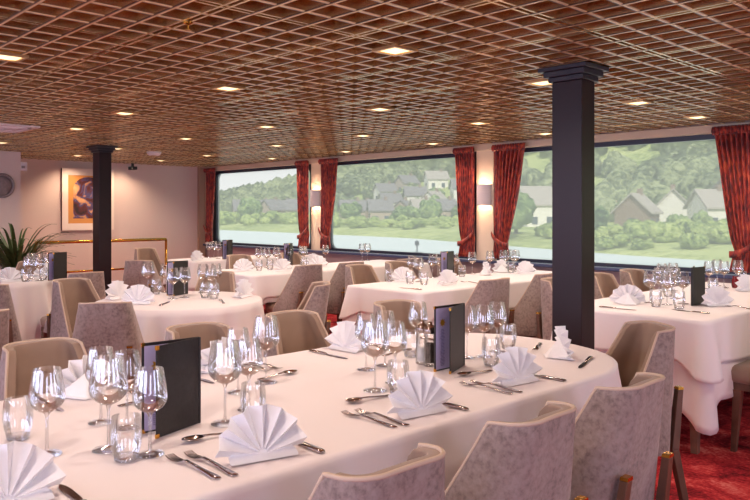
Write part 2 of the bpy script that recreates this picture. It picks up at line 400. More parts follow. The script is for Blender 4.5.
obj('body', B(0,-.04,-.06,.05,.05,.05), M['white'], t, bevel=.01); obj('lens', B(.05,-.02,-.03,.056,.02,.0), M['disc'], t)
# round disc
t = thing('wall_disc', 'round pewter coloured disc hung on the left wall', 'wall ornament', (-9.55, 2.86, 1.65))
def lathe_x(prof, n=32):
    bm = bmesh.new(); lathe(bm, prof, n)
    for v in bm.verts: v.co = Vector((v.co.z, v.co.y, -v.co.x))
    return bm
obj('rim', lathe_x([(.15,0),(.15,.02),(.135,.03),(.12,.02),(.12,0)]), M['disc'], t, smooth=True)
obj('dish', lathe_x([(0,.03),(.05,.026),(.10,.014),(.12,.004),(.12,0)]), M['disc'], t, smooth=True)
# framed picture
t = thing('framed_picture', 'large framed colour picture in wide cream mount on the back wall', 'picture', (BACK, 4.415, 1.515))
hw, hh = .385, .452
bm = bmesh.new(); box(bm, .002, -hw, -hh, .05, hw, hh); obj('frame', bm, M['pwood'], t, bevel=.003)
bm = bmesh.new()
for a in ((-hw,-hh,hw,-hh+.10),(-hw,hh-.10,hw,hh),(-hw,-hh+.10,-hw+.085,hh-.10),(hw-.085,-hh+.10,hw,hh-.10)): box(bm, .05, a[0], a[1], .062, a[2], a[3])
obj('mount', bm, M['frame'], t)
m, nt, b = newmat('warm_abstract_print')
tc = N(nt, 'ShaderNodeTexCoord'); n = N(nt, 'ShaderNodeTexNoise'); n.inputs['Scale'].default_value = 5.5; n.inputs['Detail'].default_value = 3; n.inputs['Distortion'].default_value = .8
nt.links.new(tc.outputs['Object'], n.inputs['Vector'])
nt.links.new(ramp(nt, n.outputs['Fac'], [(.36, lin(46, 28, 30)), (.46, lin(96, 40, 40)), (.52, lin(70, 74, 120)), (.58, lin(200, 140, 96)), (.70, lin(226, 180, 130))]), b.inputs['Base Color'])
ocr = plain('ochre_print', lin(206, 142, 74), .6)
bm = bmesh.new(); box(bm, .048, -hw+.08, -hh+.09, .053, hw-.08, hh-.09); obj('print', bm, ocr, t)
bm = bmesh.new()
pts = [(-.225, -.28), (.225, -.28), (.225, .16)] + [(.225*math.cos(a), .16+.17*math.sin(a)) for a in [PI*i/10 for i in range(1, 10)]] + [(-.225, .16)]
bm.faces.new([bm.verts.new((.0545, p[0], p[1])) for p in pts]); obj('arched_panel', bm, m, t)
# brass stair railing
t = thing('brass_railing', 'polished brass stair railing in front of the back wall', 'railing', (-9.4, 0, 0))
ya, yb = 3.2, 4.95
for z in (.95, .57, .22):
    bm = bmesh.new(); tube(bm, [(0, ya, z), (0, yb, z)], .021 if z > .9 else .014, 10); obj('rail', bm, M['brass'], t, smooth=True)
for y in (ya, (ya+yb)/2, yb):
    bm = bmesh.new(); tube(bm, [(0, y, 0), (0, y, .95)], .018, 10); obj('post', bm, M['brass'], t, smooth=True)
# potted plant
t = thing('potted_plant', 'leafy green plant with long arching leaves at the left edge', 'plant', (-9.0, 2.86, 0))
bm = bmesh.new(); lathe(bm, [(0,0),(.15,0),(.20,.55),(.215,.56),(.215,.60),(.19,.60),(.18,.55),(0,.55)], 24); obj('planter', bm, M['pot'], t, smooth=True)
bm = bmesh.new(); lathe(bm, [(0,.56),(.18,.555)], 20); obj('soil', bm, M['soil'], t)
bm = bmesh.new(); rnd = random.Random(3)
for i in range(130):
    a = rnd.uniform(0, 2*PI); L = rnd.uniform(.5, 1.0); up = rnd.uniform(.5, 1.0); w = rnd.uniform(.009, .016); r0 = rnd.uniform(0, .08)
    prev = None; z0 = rnd.uniform(.56, .72)
    d = Vector((math.cos(a), math.sin(a), 0)); s = Vector((-math.sin(a), math.cos(a), 0))
    for k in range(8):
        u = k/7
        p = d*(r0 + L*u*(1.15-up*.62)) + Vector((0, 0, z0 + L*up*(1.35*u - .95*u*u*(1.25-up*.5))))
        ww = w*(1-u**2)*1.3 + .001
        cur = (bm.verts.new(p - s*ww), bm.verts.new(p + Vector((0,0,-.003))), bm.verts.new(p + s*ww))
        if prev:
            bm.faces.new((prev[0], prev[1], cur[1], cur[0])); bm.faces.new((prev[1], prev[2], cur[2], cur[1]))
        prev = cur
for v in bm.verts:      # keep clear of the wall block
    if v.co.x < -.5: v.co.x = -.5
obj('foliage', bm, M['leaf'], t, smooth=True)

# ------------------------------------------------------------------ curtains and sconces
def curtain(edge, side, label, wtop=.36):
    """edge: x at the pier; side=+1 hangs towards +x"""
    t = thing('curtain', label, 'curtain', (edge, WALL-.085, 0))
    NU, NV = 64, 40; zt, zb = 2.035, .835
    def prof(z):
        if z > 1.02:
            u = (z-1.02)/(zt-1.02); return .175 + (wtop-.175)*(u**.75)
        u = (1.02-z)/(1.02-zb); return .175 + .04*u
    bm = bmesh.new(); g = []
    for j in range(NV+1):
        z = zt - (zt-zb)*j/NV; w = prof(z); row = []
        for i in range(NU+1):
            u = i/NU
            amp = .026*(.6+.4*math.sin(3*z+u*4))
            yy = amp*math.sin(u*2*PI*8 + .6*math.sin(z*5)) - .012*math.exp(-((z-1.02)/.05)**2)*-1
            row.append(bm.verts.new((side*(w*u - .02), yy, z)))
        g.append(row)
    for j in range(NV):
        for i in range(NU): bm.faces.new((g[j][i], g[j+1][i], g[j+1][i+1], g[j][i+1]))
    obj('drape', bm, M['curtain'], t, smooth=True, solid=.004)
    bm = bmesh.new(); g = []
    for j in range(6):
        row = []
        for i in range(NU+1):
            u = i/NU; bul = math.sin(PI*j/5)
            row.append(bm.verts.new((side*((wtop+.02)*u-.03), -.012 - .022*bul - .010*math.sin(u*2*PI*13), 2.045-.07*j/5)))
        g.append(row)
    for j in range(5):
        for i in range(NU): bm.faces.new((g[j][i], g[j+1][i], g[j+1][i+1], g[j][i+1]))
    obj('heading', bm, M['curtain'], t, smooth=True, solid=.004)
    bm = bmesh.new(); g = []
    for i in range(25):
        u = i/24; x = side*(-.03 + .215*u); y = -.034 - .012*math.sin(PI*u); z = 1.10 - .12*math.sin(PI*.5*u)**.8 if u < .8 else 1.10 - .12 + .0*(u-.8)
        g.append([bm.verts.new((x, y, z+.028)), bm.verts.new((x, y-.006, z)), bm.verts.new((x, y, z-.028))])
    for a, b in zip(g, g[1:]):
        for k in range(2): bm.faces.new((a[k], a[k+1], b[k+1], b[k]))
    obj('tieback', bm, M['curtain'], t, smooth=True, solid=.005)
    return t
curtain(-10.62, 1, 'red and gold patterned curtain in the far back corner beside the first window', .30)
curtain(-7.96, -1, 'red patterned curtain left of the farther cream pier and its wall lamp', .26)
curtain(-7.65, 1, 'red patterned curtain right of the farther cream pier and its wall lamp', .36)
curtain(-5.06, -1, 'red patterned curtain left of the nearer cream pier and its wall lamp', .27)
curtain(-4.75, 1, 'wide red patterned tied-back curtain right of the nearer cream pier', .40)
curtain(-2.16, -1, 'large red patterned curtain at the right edge of the photo', .34)
curtain(-1.92, 1, 'red patterned curtain past the right edge on the other side of its pier', .36)
def sconce(px, label):
    t = thing('wall_sconce', label, 'wall lamp', (px, WALL-.03, 1.515))
    bm = bmesh.new(); lathe(bm, [(.088,-.115),(.088,.115),(.080,.115),(.080,-.115),(.088,-.115)], 20, a0=PI, a1=2*PI)
    obj('shade', bm, M['sconce'], t, smooth=False)
    obj('back_plate', B(-.03,-.012,-.05,.03,0,.05), M['white'], t)
    bm = bmesh.new(); bmesh.ops.create_uvsphere(bm, u_segments=12, v_segments=8, radius=.022)
    for v in bm.verts: v.co.y -= .042
    obj('bulb', bm, M['bulb'], t, smooth=True)
    for z in (.03, -.03):
        l = bpy.data.lights.new('sconce_light', 'POINT'); l.energy = 2.6; l.color = (1, .70, .42); l.shadow_soft_size = .02
        o = bpy.data.objects.new('sconce_light', l); COL.objects.link(o); o.location = (px, WALL-.03-.045, 1.515+z*2.2)
sconce(-7.83, 'half-round pale wall lamp on the farther cream pier')
sconce(-4.935, 'half-round pale wall lamp on the nearer cream pier')

# ------------------------------------------------------------------ tables and cloths
def outline(x0, y0, x1, y1, r, step=.02):
    pts = []   # (x, y, nx, ny, corner)
    def seg(ax, ay, bx, by, nx, ny):
        L = math.hypot(bx-ax, by-ay); n = max(1, int(L/step))
        for i in range(n): pts.append((ax+(bx-ax)*i/n, ay+(by-ay)*i/n, nx, ny))
    def arc(cx, cy, a):
        n = max(4, int(r*PI/2/step))
        for i in range(n):
            q = a+PI/2*i/n; pts.append((cx+r*math.cos(q), cy+r*math.sin(q), math.cos(q), math.sin(q)))
    seg(x0+r, y0, x1-r, y0, 0, -1); arc(x1-r, y0+r, -PI/2)
    seg(x1, y0+r, x1, y1-r, 1, 0); arc(x1-r, y1-r, 0)
    seg(x1-r, y1, x0+r, y1, 0, 1); arc(x0+r, y1-r, PI/2)
    seg(x0, y1-r, x0, y0+r, -1, 0); arc(x0+r, y0+r, PI)
    return pts
def cloth(name, label, pts, z, drop, mat, grow=0, fold=0.0, nf=0, corners=(), cdrop=.35, seed=0, group=None, flare=.02):
    rnd = random.Random(seed); ph = [rnd.uniform(0, 2*PI) for _ in range(6)]
    bm = bmesh.new(); n = len(pts); rings = []
    arcl = [0]
    for i in range(n): arcl.append(arcl[-1] + math.hypot(pts[(i+1)%n][0]-pts[i][0], pts[(i+1)%n][1]-pts[i][1]))
    T = arcl[-1]; K = 14
    for k in range(-1, K+1):
        row = []
        for i, (x, y, nx, ny) in enumerate(pts):
            s = arcl[i]; q = 2*PI*s/T
            c = 0; tw = 0; cn = 0
            for cx, cy in corners:
                d = math.hypot(x-cx, y-cy); c = max(c, max(0, 1-d/.17)**1.2); tw = max(tw, math.exp(-((d-.15)/.06)**2)); cn = max(cn, math.exp(-(d/.05)**2))
            if k == -1: off, zz = -.012, z
            else:
                u = k/K
                wav = math.sin(q*nf + ph[0] + .9*math.sin(3*q+ph[1])) + .45*math.sin(q*(nf*1.7//1) + ph[2])
                off = .006 + grow + flare*u + fold*(u**.9)*(wav+.5) + cn*.05*u - tw*.022*u
                d = drop*(1 + cdrop*c + .05*math.sin(q*2+ph[3]) + .03*math.sin(q*5+ph[4]))
                zz = z - .004*(1 if k else .6) - d*u if k else z - .005
            row.append(bm.verts.new((x+nx*off, y+ny*off, zz)))
        rings.append(row)
    f = bm.faces.new(rings[0])
    for a, b in zip(rings, rings[1:]):
        for i in range(n): bm.faces.new((a[i], b[i], b[(i+1)%n], a[(i+1)%n]))
    bmesh.ops.recalc_face_normals(bm, faces=bm.faces)
    o = obj(name, bm, mat, smooth=True)
    for p in o.data.polygons:
        if len(p.vertices) > 4: p.use_smooth = False
    md = o.modifiers.new('Solidify', 'SOLIDIFY'); md.thickness = .0015; md.offset = -1
    return tag(o, label, 'tablecloth', group)
def table(label, x0, y0, x1, y1, r, legs=None):
    cx, cy = (x0+x1)/2, (y0+y1)/2
    t = thing('dining_table', label, 'table', (cx, cy, 0))
    bm = bmesh.new(); vs0 = []; vs1 = []
    for x, y, nx, ny in outline(x0+.004, y0+.004, x1-.004, y1-.004, max(r-.004, .02), .06):
        vs0.append(bm.verts.new((x-cx, y-cy, .715))); vs1.append(bm.verts.new((x-cx, y-cy, .742)))
    bm.faces.new(vs1); bm.faces.new(vs0[::-1]); n = len(vs0)
    for i in range(n): bm.faces.new((vs0[i], vs0[(i+1)%n], vs1[(i+1)%n], vs1[i]))
    obj('tabletop', bm, M['tablewood'], t)
    if legs == 'pedestal':
        bm = bmesh.new(); lathe(bm, [(0,0),(.30,0),(.30,.015),(.06,.05),(.045,.1),(.045,.715),(0,.715)], 24); obj('pedestal', bm, M['legwood'], t, smooth=True)
    else:
        e = .10 if r < .2 else r*.45
        for sx in (-1, 1):
            for sy in (-1, 1):
                bm = bmesh.new(); px = sx*((x1-x0)/2-e); py = sy*((y1-y0)/2-e)
                frustum(bm, (px, py, 0), (.018, .018), (px, py, .715), (.032, .032)); obj('leg', bm, M['tablewood'], t)
    return t
# nearest long table with rounded ends
MAIN = (-2.43, -.35, -1.33, 2.87, .50)
table('long round-ended dining table nearest the viewer, hidden under its cloth', *MAIN)
cloth('tablecloth', 'pinkish white tablecloth on the nearest long round-ended table', outline(*MAIN), TOP, .255, M['cloth'], fold=.026, nf=13, seed=4, flare=.03)
RECT = dict(
 right=((-2.50, 3.97, -1.60, 6.22, .03), 'the right-hand table by the window, under the right curtain', .46, .235),
 mid=((-4.36, 3.88, -3.60, 6.22, .03), 'the middle window table before the nearer cream pier', .262, .195),
 far=((-6.42, 3.82, -5.63, 6.22, .03), 'the far window table before the farther cream pier', .262, .195),
 back=((-8.25, 4.38, -7.66, 6.2, .03), 'the farthest table in the back corner', .5, .22))
for i, (key, (R, where, d1, d2)) in enumerate(RECT.items()):
    cor = [(R[0], R[1]), (R[2], R[1]), (R[2], R[3]), (R[0], R[3])]
    table('wooden table under '+where.replace('the', 'the cloths of the', 1), *R)
    cloth('tablecloth', 'long lower white cloth on '+where, outline(*R), TOP-.003, d1, M['cloth'], fold=.007, nf=9, corners=cor, cdrop=.30, seed=10+i)
    cloth('overlay_cloth', 'short white top cloth on '+where, outline(*R), TOP, d2, M['overlay'], grow=.016, fold=.004, nf=7, corners=cor, cdrop=.42, seed=30+i)
ROUND = dict(round=((-4.40, 2.42), .53, 'the round table left of centre with the pale blue napkin', .58), left=((-6.86, 1.98), .53, 'the round table at the far left below the potted plant', .60))
for i, (key, ((cx, cy), r, where, d)) in enumerate(ROUND.items()):
    R = (cx-r, cy-r, cx+r, cy+r, r)
    t = table('pedestal table under the cloth, '+where, *R, legs='pedestal')
    pts = [(cx+r*math.cos(q), cy+r*math.sin(q), math.cos(q), math.sin(q)) for q in [2*PI*j/260 for j in range(260)]]
    cloth('tablecloth', 'white folded cloth on '+where, pts, TOP, d, M['cloth'], fold=.040, nf=15, seed=50+i, flare=.05)

# ------------------------------------------------------------------ chairs
def make_chair(label):
    t = thing('dining_chair', label, 'chair')
    NU, NV = 44, 12; TH = .036
    def plan(u, hw, xb, xf, r):
        """u in [-1,1] round a U shaped plan: front right -> back -> front left, sitter faces +x"""
        Ls = (xf-xb-r); La = r*PI/2; Lb = hw-r; tot = Ls+La+Lb
        s = abs(u)*tot; sg = 1 if u >= 0 else -1
        if s < Lb: p = (xb, s); nrm = (-1, 0)
        elif s < Lb+La:
            a = (s-Lb)/r; p = (xb+r-r*math.cos(a), Lb+r*math.sin(a)); nrm = (-math.cos(a), math.sin(a))
        else: p = (xb+r+(s-Lb-La), hw); nrm = (0, 1)
        return p[0], sg*p[1], nrm[0], sg*nrm[1], s, Lb, La, tot
    zs0 = .36
    def surf(u, v, off):
        # taper of the shell with height
        x0, y0, nx, ny, s, Lb, La, tot = plan(u, .232, -.205, .06, .10)
        q = s/tot; q0 = (Lb+La*.55)/tot
        ztop = .845 - .012*(q/q0)**2 if q < q0 else .833 - (.833-.43)*((q-q0)/(1-q0))**.92
        ztop += .012*math.exp(-((q-q0)/.06)**2)*0
        z = zs0 + (ztop-zs0)*v
        h = (z-zs0)/.485
        hw = .232 - .100*h; xb = -.205 - .075*h; xf = .06
        r = .10 - .03*h
        x, y, nx, ny, *_ = plan(u, hw, xb, xf, r)
        return Vector((x + nx*off, y + ny*off, z))
    bm = bmesh.new(); O = []; I = []
    for i in range(NU+1):
        u = -1 + 2*i/NU
        O.append([bm.verts.new(surf(u, j/NV, 0)) for j in range(NV+1)])
        I.append([bm.verts.new(surf(u, j/NV, -TH)) for j in range(NV+1)])
    for i in range(NU):
        for j in range(NV):
            bm.faces.new((O[i][j], O[i+1][j], O[i+1][j+1], O[i][j+1])).material_index = 0
            bm.faces.new((I[i+1][j], I[i][j], I[i][j+1], I[i+1][j+1])).material_index = 1
        bm.faces.new((O[i][NV], O[i+1][NV], I[i+1][NV], I[i][NV])).material_index = 1
        bm.faces.new((O[i+1][0], O[i][0], I[i][0], I[i+1][0])).material_index = 0
    for i in (0, NU):
        for j in range(NV):
            q = (O[i][j], O[i][j+1], I[i][j+1], I[i][j])
            bm.faces.new(q if i == 0 else q[::-1]).material_index = 1
    bmesh.ops.recalc_face_normals(bm, faces=bm.faces)
    o = obj('backrest', bm, [M['velvet'], M['suede']], t, smooth=True, bevel=.010)
    bm = bmesh.new(); tube(bm, [surf(-1+2*i/80, 1, -.004)+Vector((0, 0, .001)) for i in range(81)], .0055, 6)
    obj('piping', bm, M['piping'], t, smooth=True)
    # seat cushion
    bm = bmesh.new(); rows = []
    def seatpts(e):
        pts = []
        for x, y, nx, ny in outline(-.165, -.192, .235, .192, .06, .04): pts.append((x-nx*e, y-ny*e))
        return pts
    for z, e in ((.385, .012), (.40, 0), (.445, -.004), (.465, .012), (.475, .045)): rows.append([bm.verts.new((x, y, z)) for x, y in seatpts(e)])
    n = len(rows[0])
    for a, b in zip(rows, rows[1:]):
        for i in range(n): bm.faces.new((a[i], a[(i+1)%n], b[(i+1)%n], b[i]))
    bm.faces.new(rows[-1]); bm.faces.new(rows[0][::-1])
    obj('seat', bm, M['suede'], t, smooth=True)
    obj('seat_frame', B(-.17, -.178, .345, .21, .178, .386), M['legwood'], t)
    for sy in (-1, 1):
        bm = bmesh.new(); frustum(bm, (.185, sy*.175, 0), (.014, .014), (.165, sy*.165, .346), (.023, .023)); obj('leg', bm, M['legwood'], t, bevel=.003)
        # rear leg rises as a flat post up the outside of the back
        bm = bmesh.new(); frustum(bm, (-.30, sy*.165, 0), (.013, .014), (-.228, sy*.150, .36), (.016, .019)); frustum(bm, (-.228, sy*.150, .36), (.016, .019), (-.262, sy*.135, .60), (.012, .016))
        lg = obj('leg', bm, M['legwood'], t, bevel=.003)
        bm = bmesh.new(); frustum(bm, (-.262, sy*.135, .60), (.0125, .0165), (-.2635, sy*.135, .61), (.011, .015)); obj('cap', bm, M['brass'], lg)
    return t
CH = [
 # x, y, facing vector, label, group
 (-1.235, 1.02, (-1, .02), 'velvet chair back at the bottom centre, first at the near side of the nearest table'),
 (-1.235, 1.51, (-1, -.02), 'velvet chair at the bottom right, second on the near side of the nearest table'),
 (-1.235, 2.0, (-1, -.03), 'tall velvet chair at the lower right, third on the near side of the nearest table'),
 (-1.575, 2.85, (-.55, -.83), 'taupe chair at the rounded right end of the nearest table, below the dark column'),
 (-2.60, .98, (1, 0), 'tan chair on the far side of the nearest table behind the left wine glasses'),
 (-2.56, 1.60, (1, 0), 'tan chair on the far side of the nearest table behind the large black menu'),
 (-2.60, 2.13, (1, 0), 'brown chair on the far side of the nearest table, right of the round table'),
 (-2.56, 2.78, (1, -.1), 'tan chair across the nearest table behind the menu with the gold emblem'),
 (-3.47, 4.33, (-1, 0), 'taupe chair on the near side of the middle window table, left one'),
 (-3.47, 5.03, (-1, 0), 'taupe chair with visible wooden post next to the dark column, at the middle window table'),
 (-4.72, 4.50, (1, 0), 'tan chair at the left end of the middle window table, nearest on its far side'),
 (-4.80, 5.08, (1, 0), 'tan chair behind the napkins of the middle window table, second on its far side'),
 (-4.80, 5.84, (1, 0), 'tan chair behind the menu of the middle window table'),
 (-2.73, 4.62, (1, 0), 'pale chair half hidden left of the dark column, at the right window table'),
 (-2.73, 5.25, (1, 0), 'tan chair just right of the dark column below the window'),
 (-2.74, 5.80, (1, 0), 'pale grey chair below the right window, second from the dark column'),
 (-1.37, 4.42, (-1, .05), 'chair cut by the right edge with its cushion under the right window table'),
 (-5.50, 4.22, (-1, 0), 'taupe chair with tall slanted back, at the far window table, left of the tan pair'),
 (-5.50, 4.75, (-1, 0), 'brown chair with visible wooden legs, second at the far window table'),
 (-5.50, 5.55, (-1, 0), 'brown chair before the sill, third at the far window table'),
 (-6.80, 4.55, (1, -.1), 'brown chair on the far side of the far window table, nearest the back wall'),
 (-6.72, 5.22, (1, 0), 'dark taupe chair mostly hidden behind the brown one at the far window table'),
 (-4.99, 3.01, (.7, -.7), 'pale pink chair on the far side of the round table with the blue napkin'),
 (-4.05, 1.79, (-.85, .53), 'mottled grey velvet chair in front of the round table with the blue napkin'),
 (-5.12, 2.12, (.95, .3), 'light brown chair at the left of the round table with the blue napkin'),
 (-4.00, 3.01, (-.57, -.82), 'small chair with pale edge at the right of the round table with the blue napkin'),
 (-6.08, 2.38, (-.97, -.1), 'taupe chair on the right of the far left round table, below the far column'),
 (-5.53, 1.56, (-.96, .28), 'pale velvet chair at the left edge in front of the far left round table'),
 (-7.40, 2.43, (.66, -.53), 'tan chair behind the far left round table under the potted plant'),
 (-4.06, .97, (-.84, -.55), 'brown chair at the left edge between the nearest table and the far left table'),
 (-7.12, 3.52, (-.7, .7), 'taupe chair standing right of the far column, away from the tables'),
 (-9.0, 4.55, (1, .05), 'small light chair by the end of the brass railing at the farthest table'),
]
proto = None
for x, y, f, lab in CH:
    a = math.atan2(f[1], f[0])
    if proto is None:
        proto = make_chair(lab); proto.location = (x, y, 0); proto.rotation_euler.z = a
    else: dup(proto, (x, y, 0), a, lab)

# ------------------------------------------------------------------ table ware prototypes
def wine(label, H=.205, rb=.041, rr=.031):
    t = thing('wine_glass', label, 'wine glass')
    hb = H*.52
    bm = bmesh.new(); prof = [(0, H-hb)]
    for i in range(1, 13):
        u = i/12
        r = rb*math.sin(min(1, u/.42)*PI/2)**.8 if u < .42 else rb + (rr-rb)*((u-.42)/.58)**1.6
        prof.append((r, H-hb+hb*(u**1.25)))
    lathe(bm, prof, 24); obj('bowl', bm, M['glass'], t, smooth=True)
    bm = bmesh.new(); lathe(bm, [(.0045, .010), (.0032, .03), (.0032, H-hb-.012), (.006, H-hb-.002), (.012, H-hb+.004)], 10); obj('stem', bm, M['glassbase'], t, smooth=True)
    bm = bmesh.new(); lathe(bm, [(0, .0005), (rb*.83, .0005), (rb*.83, .002), (rb*.4, .005), (.0045, .010)], 24); obj('foot', bm, M['glassbase'], t, smooth=True)
    return t
def tumbler(label):
    t = thing('water_tumbler', label, 'water glass')
    bm = bmesh.new(); lathe(bm, [(.027, .010), (.033, .03), (.0365, .055), (.0355, .08), (.032, .104)], 24); obj('body', bm, M['glass'], t, smooth=True)
    bm = bmesh.new(); lathe(bm, [(0, .0005), (.023, .0005), (.027, .004), (.0275, .012), (0, .014)], 20); obj('base', bm, M['glassbase'], t, smooth=True)
    return t
def napkin(label):
    t = thing('folded_napkin', label, 'napkin')
    bm = bmesh.new(); NP = 7; R = .112; nr = 2*NP+1; tilt = .20; rows = []
    for i in range(nr):
        a = -PI*.49 + PI*.98*i/(nr-1); d = 1 if i % 2 else -1; row = []
        for k in range(7):
            rho = .012 + (R-.012)*k/6
            if k == 6 and d < 0: rho -= .004
            y = rho*math.sin(a)*1.0; z = .012 + rho*math.cos(a); x = d*.019*(rho/R)**.8
            row.append(bm.verts.new((x - tilt*z + .02, y, max(z, .004) + .0)))
        rows.append(row)
    for a, b in zip(rows, rows[1:]):
        for k in range(6): bm.faces.new((a[k], b[k], b[k+1], a[k+1]))
    obj('fan', bm, M['napkin'], t, solid=.003)
    bm = bmesh.new()
    pts = [(.04, -.085, .002), (.04, .085, .002), (-.07, .04, .002), (-.07, -.04, .002), (.018, -.085, .014), (.018, .085, .014), (-.010, .0, .075), (-.06, .03, .006), (-.06, -.03, .006)]
    v = [bm.verts.new(p) for p in pts]
    for q in ((3,2,1,0), (0,1,5,4), (4,5,6), (5,7,6), (7,8,6), (8,4,6), (1,2,7,5), (3,0,4,8), (2,3,8,7)): bm.faces.new([v[i] for i in q])
    obj('base_fold', bm, M['napkin'], t, bevel=.003)
    return t
def blade(bm, stations, z=.0015, arch=.0):
    """flat cutlery: stations (x, halfwidth, z, thickness)"""
    prev = None
    for x, w, zz, th in stations:
        cur = [bm.verts.new((x, -w, zz)), bm.verts.new((x, w, zz)), bm.verts.new((x, w*.8, zz+th)), bm.verts.new((x, -w*.8, zz+th))]
        if prev:
            for i in range(4): bm.faces.new((prev[i], prev[(i+1)%4], cur[(i+1)%4], cur[i]))
        else: bm.faces.new(cur[::-1])
        prev = cur
    bm.faces.new(prev)
HANDLE = [(-.105, .0075, .001, .003), (-.09, .0095, .001, .003), (-.05, .0065, .003, .0035), (0, .0042, .007, .004), (.025, .0042, .008, .004)]
def fork(label):
    t = thing('fork', label, 'fork')
    bm = bmesh.new(); blade(bm, HANDLE+[(.035, .009, .006, .002), (.05, .0115, .003, .002)]); obj('handle', bm, M['steel'], t, smooth=True)
    bm = bmesh.new()
    for i in range(4):
        y = -.0093 + .0062*i; prev = None
        for x, zz in ((.049, .003), (.065, .002), (.082, .003), (.096, .007)):
            w = .0016 if x < .09 else .0009
            cur = [bm.verts.new((x, y-w, zz)), bm.verts.new((x, y+w, zz)), bm.verts.new((x, y+w, zz+.0018)), bm.verts.new((x, y-w, zz+.0018))]
            if prev:
                for j in range(4): bm.faces.new((prev[j], prev[(j+1)%4], cur[(j+1)%4], cur[j]))
            else: bm.faces.new(cur[::-1])
            prev = cur
        bm.faces.new(prev)
    obj('tines', bm, M['steel'], t)
    return t
def knife(label):
    t = thing('knife', label, 'knife')
    bm = bmesh.new(); blade(bm, [(-.115, .008, .001, .006), (-.10, .010, .001, .007), (-.02, .0075, .001, .006), (-.012, .006, .001, .005)]); obj('handle', bm, M['steel'], t, smooth=True)
    bm = bmesh.new(); blade(bm, [(-.012, .006, .0015, .002), (.01, .0095, .001, .002), (.07, .0105, .001, .002), (.095, .008, .001, .0015), (.112, .002, .001, .001)]); obj('blade', bm, M['steel'], t)
    return t
def spoon(label):
    t = thing('spoon', label, 'spoon')
    bm = bmesh.new(); blade(bm, [(x*.85, w*.9, z, th) for x, w, z, th in HANDLE]); obj('handle', bm, M['steel'], t, smooth=True)
    bm = bmesh.new(); rings = []
    for k in range(6):
        u = k/5; rings.append([bm.verts.new((.047+.030*u*math.cos(q), .0185*u*math.sin(q), .001+.009*u**2)) for q in [2*PI*i/16 for i in range(16)]])
    for a, b in zip(rings[1:], rings[2:]):
        for i in range(16): bm.faces.new((a[i], a[(i+1)%16], b[(i+1)%16], b[i]))
    bm.faces.new(rings[1]); bmesh.ops.delete(bm, geom=rings[0], context='VERTS')
    obj('bowl', bm, M['steel'], t, smooth=True, solid=.0015)
    return t
def menu(label):
    t = thing('menu_folder', label, 'menu')
    L, H, TH = .158, .236, .004
    def board(sgn, nm):
        ang = sgn*math.radians(11)
        bm = bmesh.new(); y0 = 0 if sgn > 0 else -TH
        box(bm, 0, y0, 0, L, y0+TH, H)
        R = Matrix.Rotation(ang, 3, 'Z')
        for v in bm.verts: v.co = R @ v.co
        o = obj(nm, bm, M['black'], t, bevel=.0015)
        for z in (0, H-.010):   # brass corners
            bm = bmesh.new(); box(bm, L-.009, y0-.001, z-.0006 if z else 0, L+.001, y0+TH+.001, z+.0106)
            for v in bm.verts: v.co = R @ v.co
            obj('corner', bm, M['brass'], o)
        yi = y0-.0015 if sgn > 0 else y0+TH+.0005
        bm = bmesh.new(); box(bm, .004, yi, .006, L-.006, yi+.001, H-.008)
        for v in bm.verts: v.co = R @ v.co
        pg = obj('page', bm, M['page'] if sgn < 0 else M['inside'], o)
        return o, R, yi
    board(1, 'cover')
    o, R, yi = board(-1, 'cover')
    # marks on the lavender page: a gold emblem above a column of small print
    bm = bmesh.new(); cx, cz = L-.040, H-.062; vs = []
    for i in range(16):
        q = PI/8*i; r = .017 if i % 2 == 0 else .010; vs.append(bm.verts.new((cx+r*math.cos(q), yi+.0016, cz+r*math.sin(q))))
    bm.faces.new(vs)
    for v in bm.verts: v.co = R @ v.co
    obj('emblem', bm, M['gold'], o)
    bm = bmesh.new(); rnd = random.Random(5)
    for i in range(26):
        z = .018 + i*.0052; w = rnd.uniform(.006, .012)
        box(bm, cx-w, yi+.001, z, cx+w, yi+.0016, z+.0024)
    for v in bm.verts: v.co = R @ v.co
    obj('print', bm, M['ink'], o)
    obj('spine', B(-.006, -.006, 0, .001, .006, H), M['black'], t, bevel=.002)
    return t
def shaker(label, fill):
    t = thing('shaker', label, 'pepper mill' if fill == 'pepper' else 'salt shaker')
    bm = bmesh.new(); lathe(bm, [(0, .0005), (.024, .0005), (.025, .01), (.0235, .03), (.0235, .115), (.022, .125)], 16); obj('body', bm, M['glass'], t, smooth=True)
    bm = bmesh.new(); lathe(bm, [(0, .012), (.018, .012), (.018, .085 if fill == 'pepper' else .06), (0, .088 if fill == 'pepper' else .06)], 14); obj('contents', bm, M[fill], t, smooth=True)
    bm = bmesh.new(); lathe(bm, [(.023, .122), (.025, .126), (.025, .142), (.014, .152), (.008, .156), (.008, .164), (0, .167)], 16); obj('cap', bm, M['steel'], t, smooth=True)
    return t
def votive(label):
    t = thing('votive_candle', label, 'candle')
    bm = bmesh.new(); lathe(bm, [(0, .0005), (.026, .0005), (.030, .02), (.030, .06), (.022, .075), (.022, .09)], 16); obj('cup', bm, M['redwax'], t, smooth=True)
    bm = bmesh.new(); lathe(bm, [(0, .088), (.021, .088)], 12); obj('wax', bm, M['white'], t)
    return t
PROTO = {}
ZT = TOP + .0015
def put(kind, x, y, ang, label, group=None, z=ZT):
    mk = dict(big=lambda l: wine(l, .225, .046, .036), wine=lambda l: wine(l), tumbler=tumbler, napkin=napkin, fork=fork, knife=knife, spoon=spoon, menu=menu,
              pepper=lambda l: shaker(l, 'pepper'), salt=lambda l: shaker(l, 'salt'), votive=votive)[kind]
    if kind not in PROTO:
        o = mk(label); PROTO[kind] = o; o.location = (x, y, z); o.rotation_euler.z = ang
        if group: o['group'] = group
        return o
    return dup(PROTO[kind], (x, y, z), ang, label, group)
